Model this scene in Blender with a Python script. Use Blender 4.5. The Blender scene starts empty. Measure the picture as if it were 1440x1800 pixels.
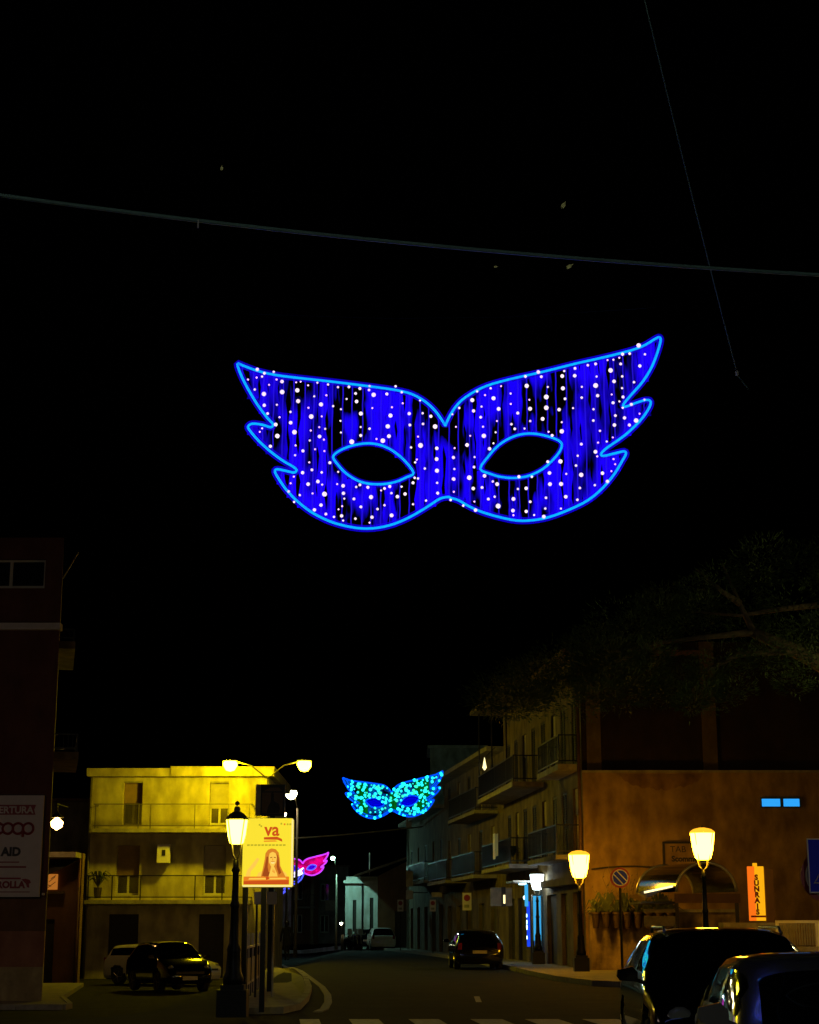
import bpy, bmesh, math, random
from mathutils import Vector, Matrix
random.seed(7)
R = math.radians
scene = bpy.context.scene
col = scene.collection

# ------------------------------------------------------------------ camera, world, exposure
F = 3000.0                      # focal length in pixels of the 1440 px wide photograph
HOR = 1630.0
TH = math.atan((HOR - 900) / F)
CAMZ = 1.5
cam = bpy.data.cameras.new('camera'); cam.sensor_fit = 'HORIZONTAL'; cam.sensor_width = 36.0
cam.lens = 36.0 * F / 1440.0; cam.clip_start = 0.1; cam.clip_end = 2000
co = bpy.data.objects.new('camera', cam); col.objects.link(co)
co.location = (0, 0, CAMZ); co.rotation_euler = (math.pi / 2 + TH, 0, 0)
scene.camera = co
world = bpy.data.worlds.new('World'); scene.world = world; world.use_nodes = True
wn = world.node_tree; bg = wn.nodes['Background']
sky = wn.nodes.new('ShaderNodeTexSky'); sky.sky_type = 'NISHITA'; sky.sun_disc = False
sky.sun_elevation = R(-4.0); sky.sun_rotation = R(200)
wn.links.new(sky.outputs[0], bg.inputs[0]); bg.inputs[1].default_value = 0.004
scene.view_settings.view_transform = 'Standard'; scene.view_settings.look = 'None'
scene.view_settings.exposure = 0.0; scene.view_settings.gamma = 1.0
scene.view_settings.use_curve_mapping = False
scene.render.engine = 'CYCLES'
cy = scene.cycles
cy.use_denoising = True
cy.max_bounces = 6; cy.diffuse_bounces = 1; cy.glossy_bounces = 3; cy.transparent_max_bounces = 16
cy.sample_clamp_indirect = 2.0; cy.caustics_reflective = False; cy.caustics_refractive = False
cy.use_light_tree = True

# ------------------------------------------------------------------ helpers
def at(px, py, Y):
    """the point of the line of sight through photo pixel (px,py) that is Y metres down the street"""
    u = (px - 720) / F; v = (900 - py) / F
    ry = math.cos(TH) - v * math.sin(TH); rz = math.sin(TH) + v * math.cos(TH)
    return Vector((u * Y / ry, Y, CAMZ + rz * Y / ry))
def X(px, Y, py=1600): return at(px, py, Y).x
def Z(py, Y): return at(720, py, Y).z
def ss(t): t = min(1, max(0, t)); return t * t * (3 - 2 * t)
def G(x, y):
    """ground height: the side street on the far side of the kerb dips"""
    return -0.65 * ss((-x - 3.6) / 4.0) * ss((y - 27) / 14.0)

class MB:
    def __init__(s): s.v = []; s.f = []
    def add(s, vs, fs):
        b = len(s.v); s.v += [tuple(v) for v in vs]; s.f += [tuple(b + i for i in f) for f in fs]; return s
    def box(s, x0, y0, z0, x1, y1, z1):
        return s.add([(x0,y0,z0),(x1,y0,z0),(x1,y1,z0),(x0,y1,z0),(x0,y0,z1),(x1,y0,z1),(x1,y1,z1),(x0,y1,z1)],
                     [(0,3,2,1),(4,5,6,7),(0,1,5,4),(1,2,6,5),(2,3,7,6),(3,0,4,7)])
    def quad(s, a, b, c, d): return s.add([a, b, c, d], [(0, 1, 2, 3)])
    def tube(s, pts, r, n=6, closed=False, cap=True):
        pts = [Vector(p) for p in pts]; m = len(pts); rr = r if hasattr(r, '__len__') else [r] * m
        vs = []; up = None
        for i, p in enumerate(pts):
            a = pts[(i - 1) % m] if (closed or i > 0) else p
            b = pts[(i + 1) % m] if (closed or i < m - 1) else p
            t = (b - a)
            if t.length < 1e-9: t = Vector((0, 0, 1))
            t.normalize()
            if up is None: up = Vector((0, 0, 1)) if abs(t.z) < 0.9 else Vector((0, 1, 0))
            e1 = t.cross(up)
            if e1.length < 1e-3: e1 = t.orthogonal()
            e1.normalize(); e2 = t.cross(e1).normalized(); up = -e2 if (-e2).dot(up) > 0 else e2
            for k in range(n):
                an = 2 * math.pi * k / n
                vs.append(p + rr[i] * (math.cos(an) * e1 + math.sin(an) * up))
        fs = []
        for i in range(m if closed else m - 1):
            j = (i + 1) % m
            for k in range(n):
                l = (k + 1) % n
                fs.append((i * n + k, i * n + l, j * n + l, j * n + k))
        if cap and not closed: fs += [tuple(range(n)), tuple((m - 1) * n + k for k in reversed(range(n)))]
        return s.add(vs, fs)
    def lathe(s, prof, n=16, c=(0, 0, 0), axis='z', sx=1.0):
        vs = []
        for r, h in prof:
            for k in range(n):
                a = 2 * math.pi * (k + .5) / n
                p = (r * math.cos(a), r * math.sin(a) * sx, h)
                if axis == 'y': p = (p[0], p[2], p[1])
                if axis == 'x': p = (p[2], p[0], p[1])
                vs.append((p[0] + c[0], p[1] + c[1], p[2] + c[2]))
        fs = []; m = len(prof)
        for i in range(m - 1):
            for k in range(n):
                l = (k + 1) % n; fs.append((i * n + k, i * n + l, (i + 1) * n + l, (i + 1) * n + k))
        fs += [tuple(reversed(range(n))), tuple((m - 1) * n + k for k in range(n))]
        return s.add(vs, fs)
    def prism(s, poly, y0, y1, plane='xz'):
        n = len(poly)
        if plane == 'xz': A = [(p[0], y0, p[1]) for p in poly]; B = [(p[0], y1, p[1]) for p in poly]
        else: A = [(p[0], p[1], y0) for p in poly]; B = [(p[0], p[1], y1) for p in poly]
        return s.add(A + B, [tuple(range(n)), tuple(reversed(range(n, 2 * n)))] + [(i, i + n, (i + 1) % n + n, (i + 1) % n) for i in range(n)])
    def mesh(s, name, mat=None, smooth=False):
        me = bpy.data.meshes.new(name); me.from_pydata(s.v, [], s.f)
        me.validate(); me.update()
        bm = bmesh.new(); bm.from_mesh(me)
        bmesh.ops.recalc_face_normals(bm, faces=bm.faces); bm.to_mesh(me); bm.free()
        if mat: me.materials.append(mat)
        if smooth:
            for p in me.polygons: p.use_smooth = True
        return me
    def build(s, name, mat, parent=None, smooth=False, loc=None, rz=0):
        return link(name, s.mesh(name, mat, smooth), parent, loc, rz)

def link(name, me, parent=None, loc=None, rz=0, scale=None):
    o = bpy.data.objects.new(name, me); col.objects.link(o)
    if parent: o.parent = parent
    if loc is not None: o.location = loc
    if rz: o.rotation_euler = (0, 0, rz)
    if scale is not None: o.scale = (scale, scale, scale)
    return o
def tag(o, label=None, cat=None, group=None, kind=None):
    if label: o['label'] = label
    if cat: o['category'] = cat
    if group: o['group'] = group
    if kind: o['kind'] = kind
    return o
def thing(name, label, cat, loc=(0, 0, 0), rz=0, group=None):
    o = link(name, None, None, loc, rz); return tag(o, label, cat, group)
def struct(name, mb, m, smooth=False): return tag(mb.build(name, m, None, smooth), kind='structure')
def copy_tree(root, loc=None, rz=None, label=None, group=None):
    kids = {}
    for o in bpy.data.objects:
        if o.parent: kids.setdefault(o.parent.name, []).append(o)
    def rec(o, par):
        c = o.copy(); col.objects.link(c); c.parent = par
        for k in kids.get(o.name, []): rec(k, c)
        return c
    r = rec(root, None)
    if loc is not None: r.location = loc
    if rz is not None: r.rotation_euler = (0, 0, rz)
    if label: r['label'] = label
    if group: r['group'] = group
    return r

# ------------------------------------------------------------------ materials
def pmat(name, c, rough=.7, metal=0, var=.25, scale=3.0, bump=.0, streak=0.0, spec=.5, coat=0):
    m = bpy.data.materials.new(name); m.use_nodes = True; nt = m.node_tree; b = nt.nodes['Principled BSDF']
    b.inputs['Roughness'].default_value = rough; b.inputs['Metallic'].default_value = metal
    b.inputs['Specular IOR Level'].default_value = spec; b.inputs['Coat Weight'].default_value = coat
    b.inputs['Coat Roughness'].default_value = .04
    tc = nt.nodes.new('ShaderNodeTexCoord'); mp = nt.nodes.new('ShaderNodeMapping')
    nt.links.new(tc.outputs['Object'], mp.inputs[0])
    n = nt.nodes.new('ShaderNodeTexNoise'); n.inputs['Scale'].default_value = scale; n.inputs['Detail'].default_value = 6
    n.inputs['Roughness'].default_value = .65
    nt.links.new(mp.outputs[0], n.inputs['Vector'])
    r = nt.nodes.new('ShaderNodeValToRGB'); r.color_ramp.elements[0].position = .3; r.color_ramp.elements[1].position = .7
    r.color_ramp.elements[0].color = tuple(x * (1 - var) for x in c) + (1,)
    r.color_ramp.elements[1].color = tuple(min(1, x * (1 + var * .5)) for x in c) + (1,)
    nt.links.new(n.outputs[0], r.inputs[0]); out = r.outputs[0]
    if streak:
        mp2 = nt.nodes.new('ShaderNodeMapping'); mp2.inputs['Scale'].default_value = (.8, .8, .38)
        nt.links.new(tc.outputs['Object'], mp2.inputs[0])
        n2 = nt.nodes.new('ShaderNodeTexNoise'); n2.inputs['Scale'].default_value = 2.2; n2.inputs['Detail'].default_value = 8
        nt.links.new(mp2.outputs[0], n2.inputs['Vector'])
        r2 = nt.nodes.new('ShaderNodeValToRGB'); r2.color_ramp.elements[0].position = .36; r2.color_ramp.elements[1].position = .66
        k = 1 - streak; r2.color_ramp.elements[0].color = (k, k * .93, k * .85, 1); r2.color_ramp.elements[1].color = (1, 1, 1, 1)
        nt.links.new(n2.outputs[0], r2.inputs[0])
        mx = nt.nodes.new('ShaderNodeMix'); mx.data_type = 'RGBA'; mx.blend_type = 'MULTIPLY'; mx.inputs[0].default_value = 1
        nt.links.new(out, mx.inputs[6]); nt.links.new(r2.outputs[0], mx.inputs[7]); out = mx.outputs[2]
    nt.links.new(out, b.inputs['Base Color'])
    if bump:
        n3 = nt.nodes.new('ShaderNodeTexNoise'); n3.inputs['Scale'].default_value = scale * 9; n3.inputs['Detail'].default_value = 4
        nt.links.new(tc.outputs['Object'], n3.inputs['Vector'])
        bp = nt.nodes.new('ShaderNodeBump'); bp.inputs['Strength'].default_value = bump; bp.inputs['Distance'].default_value = .02
        nt.links.new(n3.outputs[0], bp.inputs['Height']); nt.links.new(bp.outputs[0], b.inputs['Normal'])
    return m
def glassmat(name, c, a):
    m = pmat(name, c, .35, var=.4, scale=3, streak=.3); nt = m.node_tree
    t = nt.nodes.new('ShaderNodeBsdfTransparent'); mx = nt.nodes.new('ShaderNodeMixShader'); mx.inputs[0].default_value = a
    nt.links.new(t.outputs[0], mx.inputs[1]); nt.links.new(nt.nodes['Principled BSDF'].outputs[0], mx.inputs[2])
    nt.links.new(mx.outputs[0], nt.nodes['Material Output'].inputs[0]); return m
def emat(name, c, s, alpha=None, noise=None):
    """an emitter; alpha < 1 is a translucent sleeve; noise=(scale_xyz, lo, hi) breaks its light into patches"""
    m = bpy.data.materials.new(name); m.use_nodes = True; nt = m.node_tree; nt.nodes.clear()
    o = nt.nodes.new('ShaderNodeOutputMaterial'); e = nt.nodes.new('ShaderNodeEmission')
    e.inputs[0].default_value = tuple(c) + (1,); e.inputs[1].default_value = s
    if alpha is None and noise is None: nt.links.new(e.outputs[0], o.inputs[0]); return m
    t = nt.nodes.new('ShaderNodeBsdfTransparent'); mx = nt.nodes.new('ShaderNodeMixShader')
    nt.links.new(t.outputs[0], mx.inputs[1]); nt.links.new(e.outputs[0], mx.inputs[2]); nt.links.new(mx.outputs[0], o.inputs[0])
    mx.inputs[0].default_value = alpha if alpha is not None else 1
    if noise:
        sc, lo, hi = noise
        tc = nt.nodes.new('ShaderNodeTexCoord'); mp = nt.nodes.new('ShaderNodeMapping'); mp.inputs['Scale'].default_value = sc
        n = nt.nodes.new('ShaderNodeTexNoise'); n.inputs['Scale'].default_value = 1; n.inputs['Detail'].default_value = 3
        nt.links.new(tc.outputs['Object'], mp.inputs[0]); nt.links.new(mp.outputs[0], n.inputs['Vector'])
        mr = nt.nodes.new('ShaderNodeMapRange'); mr.inputs[1].default_value = lo; mr.inputs[2].default_value = hi
        mr.inputs[4].default_value = alpha if alpha is not None else 1
        nt.links.new(n.outputs[0], mr.inputs[0]); nt.links.new(mr.outputs[0], mx.inputs[0])
    return m
M = dict(
    asphalt=pmat('asphalt', (.022, .0205, .018), .95, var=.5, scale=.9, bump=.6, spec=.12),
    stone=pmat('paving_stone', (.30, .27, .23), .8, var=.35, scale=2.5, bump=.4),
    kerb=pmat('kerb_stone', (.34, .32, .28), .75, var=.3, scale=5, bump=.3),
    roadpaint=pmat('road_paint', (.55, .53, .48), .7, var=.5, scale=9),
    yellowplaster=pmat('cream_plaster', (.64, .57, .26), .85, var=.16, scale=1.1, bump=.25, streak=.45),
    ochre=pmat('ochre_plaster', (.46, .29, .10), .9, var=.3, scale=.9, bump=.35, streak=.5),
    brickred=pmat('red_brown_render', (.035, .018, .010), .9, var=.3, scale=2, bump=.3, streak=.4),
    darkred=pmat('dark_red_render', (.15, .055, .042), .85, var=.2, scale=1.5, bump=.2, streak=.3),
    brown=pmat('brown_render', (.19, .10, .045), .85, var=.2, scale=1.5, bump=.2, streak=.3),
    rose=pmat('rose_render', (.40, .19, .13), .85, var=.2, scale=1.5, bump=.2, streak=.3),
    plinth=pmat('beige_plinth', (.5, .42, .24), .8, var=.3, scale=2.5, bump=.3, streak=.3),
    greyplaster=pmat('grey_plaster', (.36, .34, .29), .9, var=.3, scale=1.3, bump=.3, streak=.5),
    tan=pmat('tan_plaster', (.22, .165, .08), .9, var=.3, scale=1.4, bump=.3, streak=.5),
    patch=pmat('bare_render', (.36, .20, .085), .95, var=.4, scale=1.2, bump=.4, streak=.5),
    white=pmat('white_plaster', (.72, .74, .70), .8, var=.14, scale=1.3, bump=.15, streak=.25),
    concrete=pmat('concrete', (.40, .37, .31), .85, var=.3, scale=4, bump=.3, streak=.3),
    darkwood=pmat('dark_shutter', (.035, .028, .022), .6, var=.3, scale=5),
    rollershutter=pmat('roller_shutter', (.42, .36, .25), .7, var=.2, scale=3),
    brownshutter=pmat('brown_roller_shutter', (.30, .19, .09), .7, var=.2, scale=3),
    whiteframe=pmat('white_frame', (.62, .60, .52), .5, var=.1),
    pane=pmat('window_glass', (.012, .014, .018), .06, var=.1, spec=.6),
    iron=pmat('dark_iron', (.012, .012, .012), .45, metal=.4, var=.3, scale=8),
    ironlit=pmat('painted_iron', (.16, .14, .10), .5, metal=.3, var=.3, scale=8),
    steel=pmat('galvanised_steel', (.42, .42, .40), .4, metal=.7, var=.2, scale=6),
    cable=pmat('grey_cable', (.24, .42, .46), .6, var=.2, scale=2),
    railpanel=None, railglass=pmat('frosted_rail_panel', (.55, .48, .28), .45, var=.35, scale=4, streak=.3),
    rooftile=pmat('roof_tile', (.20, .11, .07), .85, var=.4, scale=6, bump=.5),
    signwhite=pmat('sign_white', (.74, .71, .70), .5, var=.06),
    signpink=pmat('board_white', (.72, .66, .68), .5, var=.08),
    signred=pmat('sign_red', (.30, .02, .03), .5, var=.05),
    signdark=pmat('sign_dark', (.02, .02, .02), .5, var=.05),
    signblue=pmat('sign_blue', (.010, .026, .80), .75, var=.05),
    leafgreen=pmat('leaf_green', (.030, .042, .014), .6, var=.5, scale=4),
    pine=pmat('pine_needles', (.08, .135, .03), .7, var=.6, scale=.8),
    bark=pmat('pine_bark', (.16, .12, .075), .9, var=.4, scale=6, bump=.5),
    terracotta=pmat('plastic_pot', (.045, .022, .015), .7, var=.3),
    blackpaint=pmat('black_car_paint', (.003, .003, .0035), .12, var=.1, coat=1, spec=.5),
    silverpaint=pmat('silver_car_paint', (.30, .29, .33), .24, metal=.7, var=.04, coat=1),
    whitepaint=pmat('white_car_paint', (.62, .60, .55), .25, var=.05, coat=.6),
    carglass=pmat('car_glass', (.004, .004, .005), .03, var=.05, spec=1.0, coat=1),
    rubber=pmat('tyre_rubber', (.018, .018, .018), .85, var=.2),
    alloy=pmat('alloy_rim', (.35, .35, .36), .3, metal=.8, var=.1),
    lens=pmat('headlamp_lens', (.55, .56, .58), .08, metal=.5, var=.05, coat=1),
    redlens=pmat('tail_lamp_lens', (.22, .012, .01), .12, var=.05, coat=1),
    plate=pmat('number_plate', (.6, .6, .58), .4, var=.05),
    cloth=pmat('dark_cloth', (.02, .02, .024), .9, var=.3),
    skin=pmat('skin', (.32, .19, .13), .6, var=.1),
    plexi=pmat('smoked_canopy_sheet', (.035, .032, .02), .12, var=.3, scale=2, spec=.7),
    awning=pmat('dark_awning', (.03, .028, .03), .85, var=.2),
    mosswall=pmat('stained_garden_wall', (.46, .32, .17), .9, var=.45, scale=2.2, bump=.5, streak=.75),
    mothwing=pmat('moth_wing', (.85, .83, .40), .7, var=.2, scale=40),
)
M['railpanel'] = glassmat('frosted_glass_rail', (.36, .30, .15), .12)
E = dict(
    lantern_o=emat('lantern_glow_orange', (1, .45, .012), 62), halo_cap_o=emat('lantern_halo_glow', (1, .42, .02), 1.6), cap_y=emat('lantern_top_glow_yellow', (1, .66, .03), 1.2),  # glowing caps stand for the fringe of light above the lanterns
    lantern_y=emat('lantern_glow_yellow', (1, .74, .036), 22),
    lantern_w=emat('lantern_glow_white', (.78, .95, 1), 11),
    sodium=emat('sodium_lamp', (1, .76, .0024), 390), sodium2=emat('sodium_lamp_dim', (1, .78, .016), 55), behind=emat('added_lamp_behind', (.9, .95, .75), 650), added_sidelamp=emat('added_side_lamp', (1, .72, .58), 210),  # the last two belong to lamps added out of view
    sodium_far=emat('far_lamp', (1, .86, .5), 40),
    whitelamp=emat('white_lamp', (.40, 1, .82), 900),
    orange_s=emat('small_orange_lamp', (1, .55, .14), 22),
    added_lantern_side=emat('added_lantern_glow', (1, .80, .6), 34),  # for the lantern added out of view to light the crossing sign
    added_treelamp=emat('added_tree_lamp', (1, .86, .30), 210),  # for the lamp added out of view to light the pine
    rope=emat('rope_light_core', (0.0, .50, 1.0), 1.45),
    halo=emat('rope_light_sleeve', (.01, .0, 1.0), 1.0, alpha=.30),  # wide translucent tube whose blue glow stands for the rope's halo
    fill=emat('blue_light_net', (.009, .0, 1.0), .98, noise=((5.0, 1, 1.3), .475, .575)),
    fill2=emat('blue_light_net_dense', (.011, .0, 1.0), 1.0, noise=((3.2, 1, 1.2), .38, .56)),
    cord=emat('blue_light_cord', (.025, .01, 1.0), .8, alpha=.5),
    bulb=emat('white_bulb', (1.0, .80, .96), 1.12),
    bulbdim=emat('small_pink_bulb', (.9, .50, .95), 1.6),
    cy_rope=emat('cyan_rope', (.0, .08, 1.0), 1.2),
    cy_bulb=emat('cyan_bulb', (.02, .90, 1.0), 1.5),
    cy_bulb2=emat('green_bulb', (.04, .95, .55), 1.2),
    cy_fill=emat('teal_net', (.0, .10, .55), .8, noise=((3, 1, 3), .35, .6)),
    cy_green=emat('green_net', (.0, .16, .01), .7),
    cy_blue=emat('blue_eye_net', (.0, .0, .85), .9, alpha=.8),
    pk_fill=emat('pink_net', (1, .0, .28), .85, noise=((1.5, 1, 1.5), .25, .6)),
    pk_rope=emat('pink_rope', (.55, .05, 1.0), 1.4),
    pk_blue=emat('violet_eye_net', (.06, .0, .9), .9),
    bl_rope=emat('blue_white_rope', (.08, .10, 1.0), 1.5),
    wh_rope=emat('white_rope', (.75, .72, 1.0), 2.0),
    poster=emat('lightbox_poster', (1.0, .78, .035), .98),
    shopblue=emat('blue_shop_panel', (.01, .06, .80), 1.1),
    shopcyan=emat('cyan_shop_door', (.05, .42, .80), 1.0),
    shopblue2=emat('dim_blue_panel', (.02, .13, .5), .7),
    shopwhite=emat('white_shop_light', (.55, .95, 1.0), 4.0),
    winblue=emat('lit_blue_window', (.03, .38, .95), 1.0),
    signor=emat('orange_lit_sign', (1.0, .17, .008), 1.0),
    signye=emat('yellow_lit_sign', (1.0, .44, .006), 1.0),
    posteror=emat('small_lit_poster', (.50, .16, .02), .8),
    warmwin=emat('warm_window', (1.0, .8, .35), 2.0),
)
def emit_flat(name, c, s=1.0): return emat(name, c, s)

def text(s, size, mat, name='lettering', parent=None, loc=(0, 0, 0), bold=0.0, sx=1.0, align='LEFT', rx=math.pi / 2, rz=0):
    cu = bpy.data.curves.new('t', 'FONT'); cu.body = s; cu.size = size; cu.extrude = 0.0015; cu.offset = bold; cu.align_x = align
    cu.resolution_u = 3
    o = bpy.data.objects.new('t', cu); col.objects.link(o)
    bpy.context.view_layer.update()
    me = bpy.data.meshes.new_from_object(o.evaluated_get(bpy.context.evaluated_depsgraph_get()))
    bpy.data.objects.remove(o); bpy.data.curves.remove(cu)
    me.name = name; me.materials.clear(); me.materials.append(mat)
    for v in me.vertices: v.co.x *= sx
    ob = link(name, me, parent, loc); ob.rotation_euler = (rx, 0, rz)
    return ob

# ------------------------------------------------------------------ ground
g = MB()
xs = [-300, -120, -60, -30] + [-20 + i * .8 for i in range(40)] + [20, 40, 90, 300]
ys = [-60, -20, 0, 10, 18] + [22 + i * 1.6 for i in range(24)] + [64, 80, 110, 160, 300, 700]
vs = [(x, y, G(x, y)) for y in ys for x in xs]; n = len(xs)
g.add(vs, [(j * n + i, j * n + i + 1, (j + 1) * n + i + 1, (j + 1) * n + i) for j in range(len(ys) - 1) for i in range(n - 1)])
struct('road', g, M['asphalt'], True)

def slab(name, poly, h, m, base=None):
    """a raised pavement whose top and sides follow the ground"""
    mb = MB(); n = len(poly)
    top = [(x, y, G(x, y) + h) for x, y in poly]; bot = [(x, y, G(x, y) - .3) for x, y in poly]
    mb.add(top + bot, [tuple(range(n))] + [(i, i + n, (i + 1) % n + n, (i + 1) % n) for i in range(n)])
    return struct(name, mb, m)
def gp(px, py):
    """the point of the level street seen at pixel (px,py)"""
    v = (900 - py) / F; ry = math.cos(TH) - v * math.sin(TH); rz = math.sin(TH) + v * math.cos(TH)
    Y = -CAMZ / rz * ry; return (X(px, Y, py), Y)
# pavement corner with the lantern and the guardrail
isl = [gp(385, 1779), gp(430, 1781), gp(490, 1780), gp(519, 1774), gp(534, 1760), gp(540, 1742), gp(532, 1722), gp(512, 1706), gp(494, 1694), gp(484, 1682), gp(478, 1672), gp(455, 1672), gp(430, 1700), gp(400, 1740)]
isl = list(reversed(isl))
slab('pavement', isl, .10, M['stone'])
def strip(name, pts, w, h, m, z0=0.0):
    P = [Vector((p[0], p[1])) for p in pts]; L = []; Rr = []
    for i, p in enumerate(P):
        t = (P[min(i + 1, len(P) - 1)] - P[max(i - 1, 0)]).normalized(); nn = Vector((-t.y, t.x)) * w / 2
        L.append(p + nn); Rr.append(p - nn)
    mb = MB(); n = len(P); zz = lambda q, k: (q.x, q.y, G(q.x, q.y) + z0 + k)
    mb.add([zz(q, h) for q in L] + [zz(q, h) for q in Rr] + [zz(q, -.05) for q in L] + [zz(q, -.05) for q in Rr],
           sum([[(i, i + 1, n + i + 1, n + i), (i, 2 * n + i, 2 * n + i + 1, i + 1), (n + i, n + i + 1, 3 * n + i + 1, 3 * n + i)] for i in range(n - 1)], []) +
           [(0, n, 3 * n, 2 * n), (n - 1, 3 * n - 1 - 0, 4 * n - 1, 2 * n - 1)])
    return struct(name, mb, m)
strip('kerb', [gp(558, 1780), gp(570, 1775), gp(577, 1763), gp(576, 1750), gp(566, 1736), gp(548, 1722), gp(528, 1707), gp(512, 1694), gp(503, 1684), gp(496, 1676)], .16, .02, M['kerb'])
# island kerbstones, one by one
def kerbstones(poly, h, L=.95, w=.14, maxn=60):
    P = [Vector(p) for p in poly]; cnt = 0
    first = None
    for a, b in zip(P[:-1], P[1:]):
        d = b - a; n = max(1, round(d.length / L)); t = d / n
        for i in range(n):
            if cnt >= maxn: return
            s = a + t * i; e = s + t * .985; u = t.normalized(); nn = Vector((-u.y, u.x)) * w / 2
            z = G(s.x, s.y); mb = MB()
            q = [s + nn, e + nn, e - nn, s - nn]
            jz = random.uniform(-.006, .006)
            mb.add([(p.x, p.y, z - .1) for p in q] + [(p.x, p.y, z + h + jz) for p in q],
                   [(3, 2, 1, 0), (4, 5, 6, 7), (0, 1, 5, 4), (1, 2, 6, 5), (2, 3, 7, 6), (3, 0, 4, 7)])
            tag(mb.build('kerbstone', M['kerb']), kind='structure'); cnt += 1
kerbstones([gp(392, 1781), gp(430, 1783), gp(492, 1782), gp(522, 1775), gp(537, 1760), gp(543, 1742), gp(535, 1721), gp(515, 1705)], .12)
# right pavement: runs along the facades and turns the corner
rp = [(-3.4, 128), (-.2, 108), (1.7, 90), (2.9, 76), (3.55, 66), (3.9, 58), (4.3, 50.5), (4.9, 46.5), (6.2, 44.2), (9, 43), (30, 42.5), (30, 90), (6, 128)]
slab('pavement', rp, .13, M['stone'])
kerbstones([(3.78, 61), (3.86, 58), (4.26, 50.5), (4.86, 46.4), (6.17, 44.1), (8.9, 42.9), (16, 42.7)], .145, L=1.2, maxn=40)
strip('kerb', [(-3.45, 128), (-.25, 108), (1.65, 90), (2.85, 76), (3.5, 66), (3.76, 61.1)], .14, .15, M['kerb'])
# left corner pavement in front of the dark red building
lp = [(-40, 47.7), (X(118, 48, 1757), 47.6), (X(126, 48.6, 1757), 48.4), (X(104, 52), 53), (X(96, 60), 66), (-40, 66)]
slab('pavement', lp, .13, M['stone'])
kerbstones([(-18, 47.6), (X(118, 48, 1757), 47.5), (X(127, 48.6, 1757), 48.3), (X(105, 52), 53)], .145, L=1.2, maxn=30)
# far kerb catching the white lamp
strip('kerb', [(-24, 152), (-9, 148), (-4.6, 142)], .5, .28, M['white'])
# far left pavement strip where the side street meets the street
slab('pavement', [(-8.2, 88), (-6.6, 88), (-9.5, 125), (-30, 150), (-30, 120), (-14, 100)], .12, M['stone'])
# zebra crossing
for (a, b) in [(524, 559), (612, 665), (718, 772), (828, 885), (925, 985), (1027, 1090), (1135, 1200)]:
    y1 = gp(720, 1792)[1]; y0 = y1 - 3.4
    p = [gp(a, 1794)[0], gp(b, 1794)[0]]
    sk = -0.018 * (p[0]) * 0 - .25
    mb = MB().add([(p[0] - sk, y0, .004), (p[1] - sk, y0, .004), (p[1], y1, .004), (p[0], y1, .004)], [(0, 1, 2, 3)])
    struct('zebra_stripe', mb, M['roadpaint'])
patchm = pmat('tarmac_patch', (.014, .013, .012), .9, var=.3, scale=2, bump=.5, spec=.12)
for (a, c, d, e) in ((600, 1752, 690, 1744), (770, 1722, 850, 1717), (930, 1772, 1010, 1764)):
    x0, y0 = gp(a, c); x1, y1 = gp(d, e)
    struct('tarmac_patch', MB().add([(x0, y0, .004), (x1 * y0 / y1, y0 + .1, .004), (x1 * y0 / y1 + .1, y1, .004), (x0 + .05, y1, .004)], [(0, 1, 2, 3)]), patchm)
# worn lane line leading up the street
for i in range(1):
    x0, y0 = gp(842 - i * 4, 1762 - i * 18); x1, y1 = gp(838 - i * 4, 1752 - i * 18)
    struct('lane_marking', MB().add([(x0 - .06, y0, .004), (x0 + .06, y0, .004), (x1 + .06, y1, .004), (x1 - .06, y1, .004)], [(0, 1, 2, 3)]), M['roadpaint'])

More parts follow.
